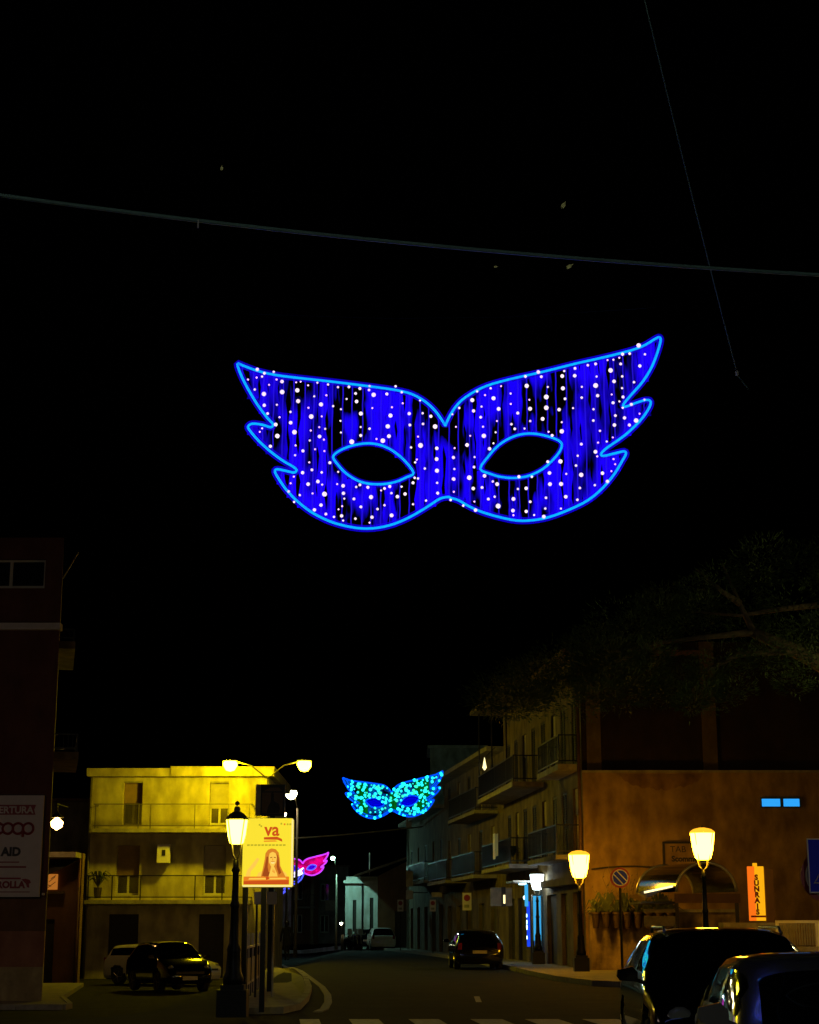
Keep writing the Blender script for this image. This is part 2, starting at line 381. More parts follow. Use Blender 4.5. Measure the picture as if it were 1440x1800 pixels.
# ------------------------------------------------------------------ buildings
class Bld:
    def __init__(s, name, label, origin, cat='building'):
        s.o = Vector(origin); s.root = thing(name, label, cat, s.o)
    def frame(s, p, q, z0=None):
        p = Vector(p); q = Vector(q); d = (q - p).normalized(); a = math.atan2(d.y, d.x)
        zz = s.o.z if z0 is None else z0
        m = Matrix.Translation(Vector((p.x, p.y, zz)) - s.o) @ Matrix.Rotation(a, 4, 'Z')
        return dict(m=m, a=a, w=(q - p).length)
    def put(s, name, mb, mat, fr, smooth=False, parent=None):
        me = mb.mesh(name, mat, smooth); me.transform(fr['m'])
        return link(name, me, parent or s.root)
    def wall(s, fr, h, holes=(), mat=None, z0=0, depth=.22, name='wall'):
        w = fr['w']; xs = sorted({0, w} | {c for o in holes for c in (o[0], o[2])}); zs = sorted({z0, z0 + h} | {c for o in holes for c in (o[1], o[3])})
        xs = [x for x in xs if 0 <= x <= w]; zs = [z for z in zs if z0 <= z <= z0 + h]
        mb = MB()
        for i in range(len(xs) - 1):
            for j in range(len(zs) - 1):
                cx = (xs[i] + xs[i + 1]) / 2; cz = (zs[j] + zs[j + 1]) / 2
                if any(o[0] < cx < o[2] and o[1] < cz < o[3] for o in holes): continue
                mb.quad((xs[i], 0, zs[j]), (xs[i + 1], 0, zs[j]), (xs[i + 1], 0, zs[j + 1]), (xs[i], 0, zs[j + 1]))
        for o in holes:
            x0, y0, x1, y1 = o[:4]; d = depth
            mb.quad((x0, 0, y0), (x0, d, y0), (x0, d, y1), (x0, 0, y1)); mb.quad((x1, 0, y0), (x1, 0, y1), (x1, d, y1), (x1, d, y0))
            mb.quad((x0, 0, y1), (x0, d, y1), (x1, d, y1), (x1, 0, y1)); mb.quad((x0, 0, y0), (x1, 0, y0), (x1, d, y0), (x0, d, y0))
        me = bpy.data.meshes.new(name); me.from_pydata(mb.v, [], mb.f); me.materials.append(mat); me.transform(fr['m'])
        return link(name, me, s.root)
    def opening(s, fr, o, kind='window', depth=.2, shut=0.0, shutmat=None, framemat=None, mull=1):
        """fills a hole: frame, mullions, panes behind, an optional roller shutter from the top"""
        x0, z0, x1, z1 = o[:4]; fm = framemat or M['whiteframe']; d = depth
        e = .003
        if kind == 'garage':
            mb = MB()
            nsl = max(4, int((z1 - z0) / .30))
            for i in range(nsl):
                a = z0 + e + (z1 - z0 - 2 * e) * i / nsl; b = z0 + e + (z1 - z0 - 2 * e) * (i + 1) / nsl
                mb.box(x0 + e, d - .05, a, x1 - e, d - .02, b - .012)
            mb.box(x0 + e, d - .018, z0 + e, x1 - e, d, z1 - e)
            return s.put('garage_door', mb, shutmat or M['darkwood'], fr)
        t = .06
        mb = MB(); mb.box(x0 + e, d - .07, z0 + e, x0 + t, d, z1 - e); mb.box(x1 - t, d - .07, z0 + e, x1 - e, d, z1 - e)
        mb.box(x0 + t, d - .07, z1 - t, x1 - t, d, z1 - e); mb.box(x0 + t, d - .07, z0 + e, x1 - t, d, z0 + t * 1.6)
        for k in range(mull):
            c = x0 + (x1 - x0) * (k + 1) / (mull + 1); mb.box(c - .045, d - .065, z0 + t * 1.6, c + .045, d - .002, z1 - t)
        f = s.put('window' if kind == 'window' else 'balcony_door', mb, fm, fr)
        pn = MB().box(x0 + t, d - .03, z0 + t * 1.6, x1 - t, d - .02, z1 - t); s.put('pane', pn, M['pane'], fr, parent=f)
        if shut > 0:
            zb = z1 - (z1 - z0) * shut; m2 = MB(); k = max(4, int((z1 - zb) / .11))
            for i in range(k):
                a = zb + (z1 - zb - e) * i / k; b = zb + (z1 - zb - e) * (i + 1) / k
                m2.box(x0 + .02, d - .115, a, x1 - .02, d - .085, b - .008)
            m2.box(x0 + .02, d - .085, zb, x1 - .02, d - .078, z1 - e)
            s.put('roller_shutter', m2, shutmat or M['rollershutter'], fr, parent=f)
        return f
    def louvre(s, fr, o, mat=None, open_=False):
        """a pair of slatted shutters closed over an opening"""
        x0, z0, x1, z1 = o[:4]; mb = MB(); c = (x0 + x1) / 2
        for a, b in ((x0 + .01, c - .01), (c + .01, x1 - .01)):
            mb.box(a, .02, z0 + .01, a + .06, .06, z1 - .01); mb.box(b - .06, .02, z0 + .01, b, .06, z1 - .01)
            mb.box(a + .06, .02, z0 + .01, b - .06, .06, z0 + .1); mb.box(a + .06, .02, z1 - .1, b - .06, .06, z1 - .01)
            k = int((z1 - z0 - .2) / .09)
            for i in range(k):
                z = z0 + .1 + (z1 - z0 - .2) * i / k; mb.add([(a + .06, .025, z), (b - .06, .025, z), (b - .06, .055, z + .07), (a + .06, .055, z + .07)], [(0, 1, 2, 3)])
            mb.box(a, .062, z0 + .01, b, .07, z1 - .01)
        return s.put('shutter', mb, mat or M['darkwood'], fr)
    def balcony(s, fr, x0, x1, z, depth, rail='bars', slabm=None, t=.16, hr=1.0, railm=None, panelm=None, posts=None):
        sl = s.put('balcony', MB().box(x0, -depth, z - t, x1, -.003, z), slabm or M['concrete'], fr)
        rm = railm or M['iron']; mb = MB()
        for zz in (z + hr, z + .10):
            mb.box(x0 + .03, -depth + .03, zz, x1 - .03, -depth + .07, zz + .045)
            for xx in (x0 + .03, x1 - .07): mb.box(xx, -depth + .07, zz, xx + .04, -.01, zz + .045)
        for xx in (posts or [x0 + .03, (x0 + x1) / 2, x1 - .07]): mb.box(xx, -depth + .03, z, xx + .045, -depth + .075, z + hr)
        s.put('railing', mb, rm, fr, parent=sl)
        if rail == 'bars':
            b = MB(); k = int((x1 - x0) / .13)
            for i in range(1, k): xx = x0 + .05 + (x1 - x0 - .1) * i / k; b.box(xx - .008, -depth + .042, z + .145, xx + .008, -depth + .058, z + hr)
            o = s.put('railing_bars', b, rm, fr, parent=sl); o['kind'] = 'stuff'
            for xx in (x0 + .05, x1 - .05):
                bb = MB(); kk = int(depth / .13)
                for i in range(1, kk): yy = -depth + .05 + (depth - .05) * i / kk; bb.box(xx - .008, yy - .008, z + .145, xx + .008, yy + .008, z + hr)
                o = s.put('railing_bars', bb, rm, fr, parent=sl); o['kind'] = 'stuff'
        elif rail == 'panel':
            ps = sorted(posts or [x0 + .03, (x0 + x1) / 2, x1 - .07])
            for a, b in zip(ps[:-1], ps[1:]):
                s.put('railing_panel', MB().box(a + .05, -depth + .045, z + .15, b - .005, -depth + .055, z + hr - .01), panelm or M['railpanel'], fr, parent=sl)
        return sl
    def box(s, name, mat, fr, *b, parent=None): return s.put(name, MB().box(*b), mat, fr, parent=parent)

# ---- the cream three-storey building lit yellow
D = 76.0; gz = -.65
b = Bld('apartment_house', 'cream three-storey house with two long balconies, lit yellow by a street lamp', (X(150, D), D, gz))
fr = b.frame((X(150, D), D), (X(468, D), D))
def LX(px, py=1500): return X(px, D, py) - X(150, D)
def LZ(py): return Z(py, D) - gz
H = LZ(1366)
holes = []
top_l = (LX(213), LZ(1450), LX(247), LZ(1373)); top_r = (LX(366), LZ(1450), LX(400), LZ(1373))
mid_l = (LX(205), LZ(1574), LX(246), LZ(1486)); mid_r = (LX(358), LZ(1574), LX(398), LZ(1486))
g_l = (LX(196), .02, LX(248), LZ(1607)); g_r = (LX(353), .02, LX(397), LZ(1607))
b.wall(fr, H, [top_l, top_r, mid_l, mid_r, g_l, g_r], M['yellowplaster'], depth=.34)
for k, o in enumerate((top_l, top_r, mid_l, mid_r)):
    b.opening(fr, o, 'door', depth=.34, shut=(.5, .62, .60, .60)[k], shutmat=M['brownshutter'] if k in (0, 2) else M['rollershutter'], framemat=M['darkwood'] if k == 0 else M['whiteframe'])
b.opening(fr, g_l, 'garage'); b.opening(fr, g_r, 'garage')
w = fr['w']
b.box('side_wall', M['yellowplaster'], fr, .0, .01, 0, .25, 10, H); b.box('side_wall', M['yellowplaster'], fr, w - .25, .01, 0, w, 10, H)
b.box('back_wall', M['yellowplaster'], fr, .25, 9.7, 0, w - .25, 10, H)
b.box('roof', M['concrete'], fr, .25, .01, H - .25, w - .25, 9.7, H - .003)
b.box('cornice', M['yellowplaster'], fr, -.12, -.45, H, LX(298), 10.1, LZ(1352))
b.box('cornice', M['yellowplaster'], fr, LX(298) + .003, -.5, H + .003, LX(481), 10.1, LZ(1349))
b.box('parapet', M['yellowplaster'], fr, LX(298) + .003, -.32, LZ(1366), LX(476), -.02, LZ(1360) + .001) if False else None
p1 = [LX(172), LX(247), LX(268), LX(345), LX(404), LX(440)]
b.balcony(fr, LX(168), LX(446), LZ(1459), 1.15, 'panel', railm=M['ironlit'], posts=p1, hr=1.02)
p2 = [LX(165), LX(206), LX(255), LX(349), LX(396), LX(440)]
b.balcony(fr, LX(160), LX(446), LZ(1583), 1.15, 'panel', railm=M['iron'], posts=p2, hr=1.0)
# downpipe
b.put('downpipe', MB().tube([(LX(156), -.08, 0), (LX(156), -.08, H)], .06, 8), M['ironlit'], fr, True)
ac = thing('air_conditioner', 'white air conditioner box hung high on the cream house wall between its middle balcony doors', 'air conditioner', at(287.5, 1517, D - .45))
MB().box(-.27, -.18, 0, .27, .2, .78).build('casing', M['signwhite'], ac)
MB().box(-.06, -.2, .30, .09, -.185, .55).build('fan_grille', M['signdark'], ac)
MB().box(-.22, .2, .0, -.18, .44, .04).box(.18, .2, .0, .22, .44, .04).build('bracket', M['iron'], ac)
# palm-like plant on the lower balcony corner
def leafy(name, label, cat, loc, n, h, spread, m, group=None, w=.05, droop=.6):
    t = thing(name, label, cat, loc, group=group); mb = MB()
    for i in range(n):
        a = random.uniform(0, 2 * math.pi); s = spread * random.uniform(.5, 1); hh = h * random.uniform(.5, 1)
        dx, dy = math.cos(a), math.sin(a); ww = w * random.uniform(.7, 1.3); px_, py_ = -dy * ww, dx * ww
        pts = [(0, 0, 0), (dx * s * .4, dy * s * .4, hh * .8), (dx * s, dy * s, hh * (1 - droop))]
        mb.add([(pts[0][0] - px_ * .3, pts[0][1] - py_ * .3, 0), (pts[0][0] + px_ * .3, pts[0][1] + py_ * .3, 0), (pts[1][0] + px_, pts[1][1] + py_, pts[1][2]), (pts[1][0] - px_, pts[1][1] - py_, pts[1][2]), (pts[2][0], pts[2][1], pts[2][2])],
               [(0, 1, 2, 3), (3, 2, 4)])
    mb.build('foliage', m, t)
    MB().tube([(0, 0, -.02), (0, 0, h * .3)], .02, 5).build('stem', M['bark'], t)
    return t
pl = leafy('balcony_plant', 'drooping plant on the end of the lower balcony of the cream house', 'plant', at(172, 1560, D - .8), 34, .9, .9, M['leafgreen'])
MB().lathe([(.14, -.45), (.18, 0)], 10).build('pot', M['terracotta'], pl)

# ---- small canopy house beside it, with a lit poster and a wall lamp
D2 = 69.0
b = Bld('side_shop', 'low dark shop with a pale flat canopy and a slanted awning between two taller houses', (X(60, D2), D2, -.65))
fr = b.frame((X(60, D2), D2), (X(141, D2), D2)); zz = lambda py: Z(py, D2) + .65; xx = lambda px: X(px, D2) - X(60, D2)
dr = (xx(80), .02, xx(97), zz(1616))
b.wall(fr, zz(1500), [dr], M['brown']); b.opening(fr, dr, 'garage')
b.box('side_wall', M['brown'], fr, fr['w'] - .2, .01, 0, fr['w'], .5, zz(1500))
b.box('canopy', M['concrete'], fr, xx(82), -1.2, zz(1509), xx(139), .8, zz(1500) + .004)
b.put('awning', MB().add([(xx(70), -.9, zz(1548)), (xx(110), -.9, zz(1530)), (xx(137), -.9, zz(1515)), (xx(137), -.02, zz(1511)), (xx(70), -.02, zz(1511))], [(0, 1, 2, 3, 4)]), M['awning'], fr)
b.box('shelf', M['tan'], fr, xx(80), -.5, zz(1572), xx(113), -.004, zz(1567))
b.put('drainpipe', MB().tube([(xx(137), -.1, 0), (xx(137), -.1, zz(1515))], .05, 8), M['brown'], fr, True)
b.box('lit_post', M['rose'], fr, xx(137.5), -.3, zz(1560), xx(140), -.16, zz(1511))
po = thing('wall_poster', 'small orange poster glowing under the slanted awning of the low shop', 'poster', at(91, 1564, D2 - .1))
MB().box(-.27, -.02, 0, .22, .02, .60).build('poster_sheet', E['posteror'], po)
q = MB()
for a in ((-.15, .08, .14, .30), (-.12, .30, .12, .50), (-.05, .42, .14, .55), (-.18, .2, -.02, .12)):
    q.tube([(a[0], -.026, a[1]), (a[2], -.026, a[3])], .012, 4)
q.build('poster_print', M['signdark'], po)
b = Bld('rear_house', 'dark flat fronted house behind the pale canopy and the small orange lamp', (X(84, 78), 80, -.65))
fr = b.frame((X(50, 80), 80), (X(149, 80), 80)); hh = Z(1410, 80) + .65
hl = [(.9 + X(84, 80) - X(50, 80), 4.2, 1.4 + X(84, 80) - X(50, 80), 5.3)]
b.wall(fr, hh, hl, M['greyplaster']); b.opening(fr, hl[0], 'window'); b.box('side_wall', M['greyplaster'], fr, fr['w'] - .2, .01, 0, fr['w'], 8, hh)
b.box('roof', M['rooftile'], fr, -.2, -.3, hh + .002, fr['w'] + .2, 8, hh + .15)

# ---- dark red corner building on the near side
D = 50.0; gz = G(-14, 50)
xr = X(74, D, 1740)
b = Bld('corner_tower', 'tall dark red corner building with a beige plinth and a white shop board', (xr, D, gz))
x0 = X(-260, D); fr = b.frame((x0, D), (xr, D)); W = fr['w']; fs0 = b.frame((xr, D), (X(82, D + 12), D + 12))
zq = lambda py: Z(py, D) - gz
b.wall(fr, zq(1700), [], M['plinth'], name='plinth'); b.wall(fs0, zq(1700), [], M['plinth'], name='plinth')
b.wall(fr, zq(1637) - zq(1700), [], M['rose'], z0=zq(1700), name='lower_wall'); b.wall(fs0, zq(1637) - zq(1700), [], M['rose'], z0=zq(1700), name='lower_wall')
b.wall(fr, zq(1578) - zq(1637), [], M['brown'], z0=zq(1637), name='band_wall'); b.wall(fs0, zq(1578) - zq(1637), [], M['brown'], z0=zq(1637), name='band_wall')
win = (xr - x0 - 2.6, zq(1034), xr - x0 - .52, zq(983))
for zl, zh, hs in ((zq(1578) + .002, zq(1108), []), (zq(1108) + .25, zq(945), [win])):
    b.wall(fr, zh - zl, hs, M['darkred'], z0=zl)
b.opening(fr, win, 'window', mull=1)
b.box('string_course', M['signpink'], fr, 0, -.06, zq(1108) + .02, W + .02, 0.3, zq(1108) + .22)
fs = b.frame((xr, D), (X(82, D + 12), D + 12))
b.wall(fs, zq(945) - zq(1578), [], M['darkred'], z0=zq(1578))
b.put('roof', MB().prism([(0, .02), (W - .02, .02), (X(82, D + 12) - x0, 11.9), (0, 11.9)], zq(945) - .3, zq(945) - .02, 'xy'), M['concrete'], fr)
for i, py in enumerate((1318, 1122)):
    z_ = zq(py)
    b.balcony(fs, .5, 5.0, z_, (.72, .48)[i], 'bars', t=.22, hr=(.5, .35)[i], railm=M['iron'], slabm=M['tan'])
b.put('bracket', MB().tube([(.6, -.02, zq(1010)), (.6, -.45, zq(962))], .025, 6), M['steel'], fs)
# its white shop board
sb = thing('shop_board', 'large white advertising board with dark red lettering on the tall dark red building', 'advertising board', (xr - .165, D - .16, Z(1577, D)))
hb = Z(1399, D) - Z(1577, D); rt = -.02; lf = -2.3
MB().box(lf, 0, 0, rt, .10, hb).build('board', M['signpink'], sb)
MB().box(lf - .03, .101, -.03, rt + .03, .14, hb + .03).build('back_frame', M['signdark'], sb)
pxm = D / F * 1.03
def BY(py): return Z(py, D) - Z(1577, D)
def bx(px): return (px - 65) * pxm
rib = MB().prism([(lf + .3, BY(1433)), (bx(51), BY(1433)), (bx(48.5), BY(1424)), (bx(51.5), BY(1415.5)), (lf + .3, BY(1415.5))], -.006, -.001); rib.build('ribbon', M['signred'], sb)
text('APERTURA', .27, M['signpink'], 'lettering', sb, (bx(47), -.009, BY(1430)), .008, 1.0, 'RIGHT')
# chain-linked shop name drawn as rings
ring = MB()
def torus(cx, cz, r, t, a0=0, a1=360, k=28):
    ring.tube([(cx + r * math.cos(R(a0 + (a1 - a0) * i / k)), -.006, cz + r * math.sin(R(a0 + (a1 - a0) * i / k))) for i in range(k + 1)], t, 4, cap=True)
torus(bx(-10), BY(1457), .15, .035, 40, 320); torus(bx(6), BY(1457), .15, .035); torus(bx(23), BY(1457), .15, .035); torus(bx(40), BY(1457), .15, .035)
ring.tube([(bx(31.5), -.006, BY(1457)), (bx(31.5), -.006, BY(1472))], .04, 4)
ring.build('logo_rings', M['signred'], sb)
text('AID', .33, M['signdark'], 'lettering', sb, (bx(29.5), -.004, BY(1504.5)), .018, 1.0, 'RIGHT')
l = MB().box(lf + .2, -.004, BY(1517), bx(28), -.001, BY(1515)).box(lf + .2, -.004, BY(1526), bx(40), -.001, BY(1523)).box(lf + .3, -.004, BY(1546), bx(32), -.001, BY(1543)).box(lf + .3, -.004, BY(1569), bx(48), -.001, BY(1567.5))
l.build('text_rules', M['signred'], sb)
text('ROLLA', .26, M['signred'], 'lettering', sb, (bx(39), -.004, BY(1561)), .014, 1.0, 'RIGHT')
MB().prism([(bx(33), BY(1546)), (bx(40), BY(1545)), (bx(47), BY(1547)), (bx(49.5), BY(1552)), (bx(46), BY(1554)), (bx(47), BY(1561)), (bx(43), BY(1560)), (bx(41), BY(1554)), (bx(37), BY(1550))], -.006, -.001).build('bird_mark', M['signred'], sb)
MB().box(bx(68), .02, BY(1574), bx(72), .12, BY(1570)).build('junction_box', M['signwhite'], sb)

# ---- right corner building: facade along the street and a big ochre end wall
P0 = Vector((4.28, 78)); P1 = Vector((6.02, 60)); gz = .0
b = Bld('corner_house', 'tall balconied house at the corner with a large blank ochre end wall', (P1.x, P1.y, .0))
fe = b.frame(P1, (22, 60))
zt = Z(1358, 60)
b.wall(fe, zt, [], M['ochre'], name='end_wall')
fe2 = b.frame((P1.x, 60.35), (22, 60.35))
H2 = 11.4
b.wall(fe2, H2 - zt, [], M['brickred'], z0=zt, name='upper_wall')
b.box('ledge', M['concrete'], fe, 0, -.05, zt + .002, 16, .5, zt + .08)
for px in (1040, 1250): b.box('pilaster', M['tan'], fe2, X(px, 60) - P1.x, -.12, zt + .09, X(px, 60) - P1.x + .5, -.003, H2)
# peeled plaster patch
b.put('plaster_patch', MB().prism([(X(1095, 60) - P1.x, Z(1360.5, 60))] + [(X(p_, 60) - P1.x, Z(1362 + 26 * math.sin(math.pi * (p_ - 1095) / 150) ** .6 + random.uniform(-2.5, 2.5), 60)) for p_ in range(1100, 1243, 5)] + [(X(1245, 60) - P1.x, Z(1360.5, 60))], -.02, -.002), M['patch'], fe)
fs = b.frame(P0, P1); LW = fs['w']
S1, S2, S3 = 3.95, 7.06, 10.9
cols = [1.0, 3.1, 5.3, 7.6, 9.9, 12.2, 14.2, 16.3]
hs = []
for zf in (S1, S2):
    for c in cols: hs.append((c, zf + .02, c + .95, zf + 2.35))
shops = [(.8, .15, 2.6, 2.7), (3.6, .15, 5.6, 2.7), (6.6, .15, 7.5, 2.7), (8.2, .15, 9.6, 2.75), (10.6, .15, 12.6, 2.7), (13.6, .15, 14.8, 2.7), (15.9, .15, 17.2, 2.7)]
b.wall(fs, S3, hs + shops, M['tan'], name='street_wall')
for i, o in enumerate(hs):
    if i % 3 == 1: b.opening(fs, o, 'door', shut=.4)
    else: b.opening(fs, o, 'door', shut=.0, framemat=M['darkwood']); b.louvre(fs, o)
for i, o in enumerate(shops):
    if i == 3: continue
    b.opening(fs, o, 'garage', shutmat=M['ironlit'] if i % 2 else M['darkwood'])
# lit shop entrance
o = shops[3]
d = b.opening(fs, o, 'door', mull=1, framemat=M['whiteframe'])
b.box('lit_interior', E['shopcyan'], fs, o[0] + .1, .3, .2, o[2] - .1, .32, 2.6, parent=d)
b.balcony(fs, .6, 8.6, S1, 1.15, 'bars'); b.balcony(fs, 11.6, 17.6, S1, .9, 'bars')
b.balcony(fs, .3, 10.4, S2, 1.25, 'bars', t=.2); b.balcony(fs, 13.5, 17.8, S2, .8, 'bars', t=.2)
b.box('balcony_roof', M['tan'], fs, -.3, -1.5, S3 + .003, 11.0, 4, S3 + .18)
b.box('roof', M['rooftile'], fs, 11.004, -.6, S3 + .003, LW + .1, 6, S3 + .2)
b.box('end_parapet', M['tan'], fs, .0, .01, 0, .25, 9, S3)
b.put('corner_pipe', MB().tube([(LW - .05, -.1, 0), (LW - .05, -.1, S3)], .06, 8), M['brown'], fs, True)
for q_ in (.33, 4.3, 8.4): b.put('screen_post', MB().box(q_, -1.2, S2, q_ + .06, -1.14, S3), M['iron'], fs)
b.put('street_lintel', MB().box(11.2, -.35, 2.95, LW - .1, -.003, 3.2), M['tan'], fs)
# things on the balconies
def fpt(fr, bld, x, y, z): return bld.o + fr['m'] @ Vector((x, y, z))
for i, (x, hg) in enumerate(((1.6, .5), (5.2, .7), (7.4, .6))):
    leafy('balcony_plant', ['bushy plant at the far end of the tall house first balcony', 'bushy plant in the middle of the tall house first balcony', 'bushy plant at the near end of the tall house first balcony'][i],
          'plant', fpt(fs, b, x, -.8, S1 + .3), 40, hg, .45, M['leafgreen'], group='plants on the tall house balcony', w=.05)
lau = thing('laundry', 'pale laundry hung over the middle balcony rail of the tall corner house', 'laundry', fpt(fs, b, 5.6, -1.26, S1 + .4), fs['a'])
MB().box(-.5, -.02, -.1, .1, .0, .95).build('towel', M['signwhite'], lau); MB().box(.2, -.02, 0, .9, .0, .9).build('shirt', M['railglass'], lau)
# shop things beside the entrance
e0 = fpt(fs, b, 9.9, -.12, 0)
ban = thing('lit_banner', 'tall narrow glowing blue banner with white figures beside the shop door', 'banner', fpt(fs, b, 7.95, -.30, .75), fs['a'])
MB().box(-.11, -.05, 0, .11, .05, 1.75).build('panel', E['shopblue'], ban)
q = MB(); 
for z_, r_ in ((.35, .07), (.75, .1), (.95, .08), (1.2, .07)): q.lathe([(0.001, -.075), (r_, -.07), (r_, -.055), (0.001, -.05)], 10, (0, 0, z_), 'y')
q.build('white_figures', E['shopwhite'], ban)
MB().lathe([(.001, -.1), (.08, -.06), (.1, 0), (.08, .06), (.001, .1)], 12, (0, -.1, 1.9)).build('bulb_globe', E['shopwhite'], ban)
dp = thing('door_glow_panel', 'added cyan glowing panel standing in for the lit shop door by the white lantern', 'lit panel', fpt(fs, b, 9.6, -.22, .14), fs['a'])  # added to show the cyan door glow that the reveal hides
MB().box(-.03, -.15, .85, .03, .14, 2.55).build('upper_panel', E['shopcyan'], dp); MB().box(-.03, -.13, .0, .03, .12, .84).build('lower_panel', E['shopblue2'], dp)
MB().box(-.035, -.22, .0, .035, -.19, 2.6).build('side_frame', M['steel'], dp)
cnp = thing('shop_canopy', 'flat canopy lit white from beneath over the shop entrance', 'canopy', fpt(fs, b, 8.3, 0, 3.15), fs['a'])
MB().box(-.9, -1.1, .06, 1.0, -.01, .14).build('canopy_sheet', M['steel'], cnp)
MB().lathe([(.01, -.03), (.30, -.02), (.3, .02), (.01, .03)], 16, (-.1, -.55, .02), sx=.5).build('light_panel', E['shopwhite'], cnp)
MB().box(.35, -.55, -.85, .6, -.45, .0).build('hanging_panel', E['shopcyan'], cnp)
sg = thing('hanging_sign', 'square framed sign hanging out above the dark doorway of the tall house', 'hanging sign', fpt(fs, b, 5.4, -.9, 2.35), fs['a'] + math.pi / 2)
MB().box(-.55, -.04, 0, .35, .04, .75).build('sign_panel', M['railglass'], sg); MB().box(-.1, -.05, -.02, .08, .05, .77).build('sign_bar', M['signdark'], sg)
MB().box(-.02, -.055, .1, .06, -.05, .45).build('sign_lamp', E['warmwin'], sg)

# ---- buildings further up the street on the same side
P2 = Vector((1.95, 97)); P3 = Vector((-.05, 116))
b = Bld('terrace_house', 'dark three-storey terrace house beyond the tall balconied one', (P0.x, P0.y, 0))
fs = b.frame(P2, P0 - Vector((0, .02))); LW = fs['w']; hh = 9.3
hs = [(c, z0, c + 1.0, z0 + 2.2) for z0 in (3.9, 6.8) for c in (1.5, 5, 8.5, 12, 15.5)]; sh = [(c, .15, c + 1.6, 2.6) for c in (1.2, 4.6, 8.2, 11.8, 15.2)]
b.wall(fs, hh, hs + sh, M['tan'])
for i, o in enumerate(hs): (b.louvre(fs, o) if i % 2 else b.opening(fs, o, 'window', shut=.3))
for o in sh: b.opening(fs, o, 'garage', shutmat=M['ironlit'])
b.balcony(fs, 1, 8, 3.85, 1.1, 'bars'); b.balcony(fs, 10, 17, 3.85, 1.1, 'bars'); b.balcony(fs, 9, 17.5, 6.75, 1.1, 'bars')
b.box('roof', M['concrete'], fs, -.2, -.8, hh, LW, 8, hh + .2); b.box('end_wall', M['tan'], fs, 0, .01, 0, .25, 8, hh)
b = Bld('terrace_house', 'two-storey terrace house with stone door surrounds next to the low pitched roof', (P2.x, P2.y, 0))
fs = b.frame(P3, P2 - Vector((0, .02))); LW = fs['w']; hh = 8.0
hs = [(c, 4.2, c + 1.0, 6.4) for c in (1.5, 5.5, 9.5, 13.5, 17)]; sh = [(c, .15, c + 1.7, 2.7) for c in (1.2, 5.2, 9.2, 13.2, 16.6)]
b.wall(fs, hh, hs + sh, M['tan'])
for i, o in enumerate(hs): (b.louvre(fs, o) if i % 2 == 0 else b.opening(fs, o, 'window', shut=.5))
for o in sh: b.opening(fs, o, 'garage')
b.balcony(fs, 9, 17.6, 4.1, 1.0, 'bars')
b.box('cornice', M['concrete'], fs, -.2, -.7, hh, LW, 8, hh + .2); b.box('end_wall', M['tan'], fs, 0, .01, 0, .25, 8, hh)
b.put('downpipe', MB().tube([(.3, -.1, 0), (.3, -.1, hh)], .07, 8), M['steel'], fs, True)
# projecting shop signs on the street
for i, (px, py, w_, h_, D_, m_, lb) in enumerate(((720, 1545, 12, 26, 104, 'railglass', 'pale blank sign projecting above the smaller teal one'), (720, 1573, 12, 15, 104, 'white', 'small teal tinted sign projecting beneath the pale blank one'),
        (768, 1573, 18, 8, 96, 'railglass', 'thin pale sign strip over the terrace doorway'), (719, 1447, 10, 20, 110, 'white', 'pale vertical sign just under the cyan mask'))):
    p = at(px, py, D_); s = D_ / F
    o = thing('projecting_sign', lb, 'shop sign', (p.x, p.y, p.z), group='signs projecting over the street')
    MB().box(-w_ * s / 2, -.06, -h_ * s / 2, w_ * s / 2, .06, h_ * s / 2).build('sign_panel', M[m_], o)
    MB().box(w_ * s / 2 + .003, -.02, h_ * s * .2, w_ * s / 2 + .9, .02, h_ * s * .2 + .05).build('bracket', M['iron'], o)
# low house with pitched roof and the white gable
b = Bld('low_house', 'low dark house with a long pitched roof behind the white chapel front', (-1, 122, 0))
fs = b.frame((X(664, 121), 121), (X(745, 121), 121)); W = fs['w']
hs = [(1.2, .1, 2.1, 2.6)]
b.wall(fs, Z(1540, 121), hs, M['brown']); b.opening(fs, hs[0], 'garage')
zr0, zr1 = Z(1538, 121), Z(1494, 121)
b.put('roof', MB().add([(-1.6, -.5, zr0), (W + .3, -.5, zr1), (W + .3, 7, zr1 + .3), (-1.6, 7, zr0 + .3), (-1.6, -.5, zr0 - .15), (W + .3, -.5, zr1 - .15), (W + .3, 7, zr1 + .1), (-1.6, 7, zr0 + .1)], [(0, 1, 2, 3), (7, 6, 5, 4), (0, 4, 5, 1), (1, 5, 6, 2), (2, 6, 7, 3), (3, 7, 4, 0)]), M['rooftile'], fs)
b.put('gable_wall', MB().add([(.02, 0, Z(1540, 121)), (W, 0, Z(1540, 121)), (W, 0, zr1 - .2)], [(0, 1, 2)]), M['brown'], fs)
b.put('mast', MB().tube([(-.6, 1, zr0), (-.6, 1, Z(1498, 121))], .04, 6), M['steel'], fs)
D = 124.0
b = Bld('white_chapel', 'small white building front glowing teal at the bend of the street', (X(606, D), D, 0), 'building')
fs = b.frame((X(607, D), D), (X(664.5, D), D)); W = fs['w']; hz = Z(1553, D); lx = lambda px: X(px, D) - X(607, D)
hs = [(lx(620), .1, lx(626.5), Z(1582, D)), (lx(650), .1, lx(656.5), Z(1578, D))]
b.wall(fs, hz, hs, M['white'])
for o in hs: b.opening(fs, o, 'garage')
b.box('cornice', M['white'], fs, -.12, -.35, hz + .002, W + .0, 6, hz + .22)
b.box('attic', M['white'], fs, .05, -.1, hz + .224, W - .05, 6, Z(1541, D))
b.put('downpipe', MB().tube([(lx(637), -.1, 1.2), (lx(637), -.1, hz)], .05, 6), M['iron'], fs, True)
b.box('side_wall', M['white'], fs, 0, .01, 0, .2, 6, hz)
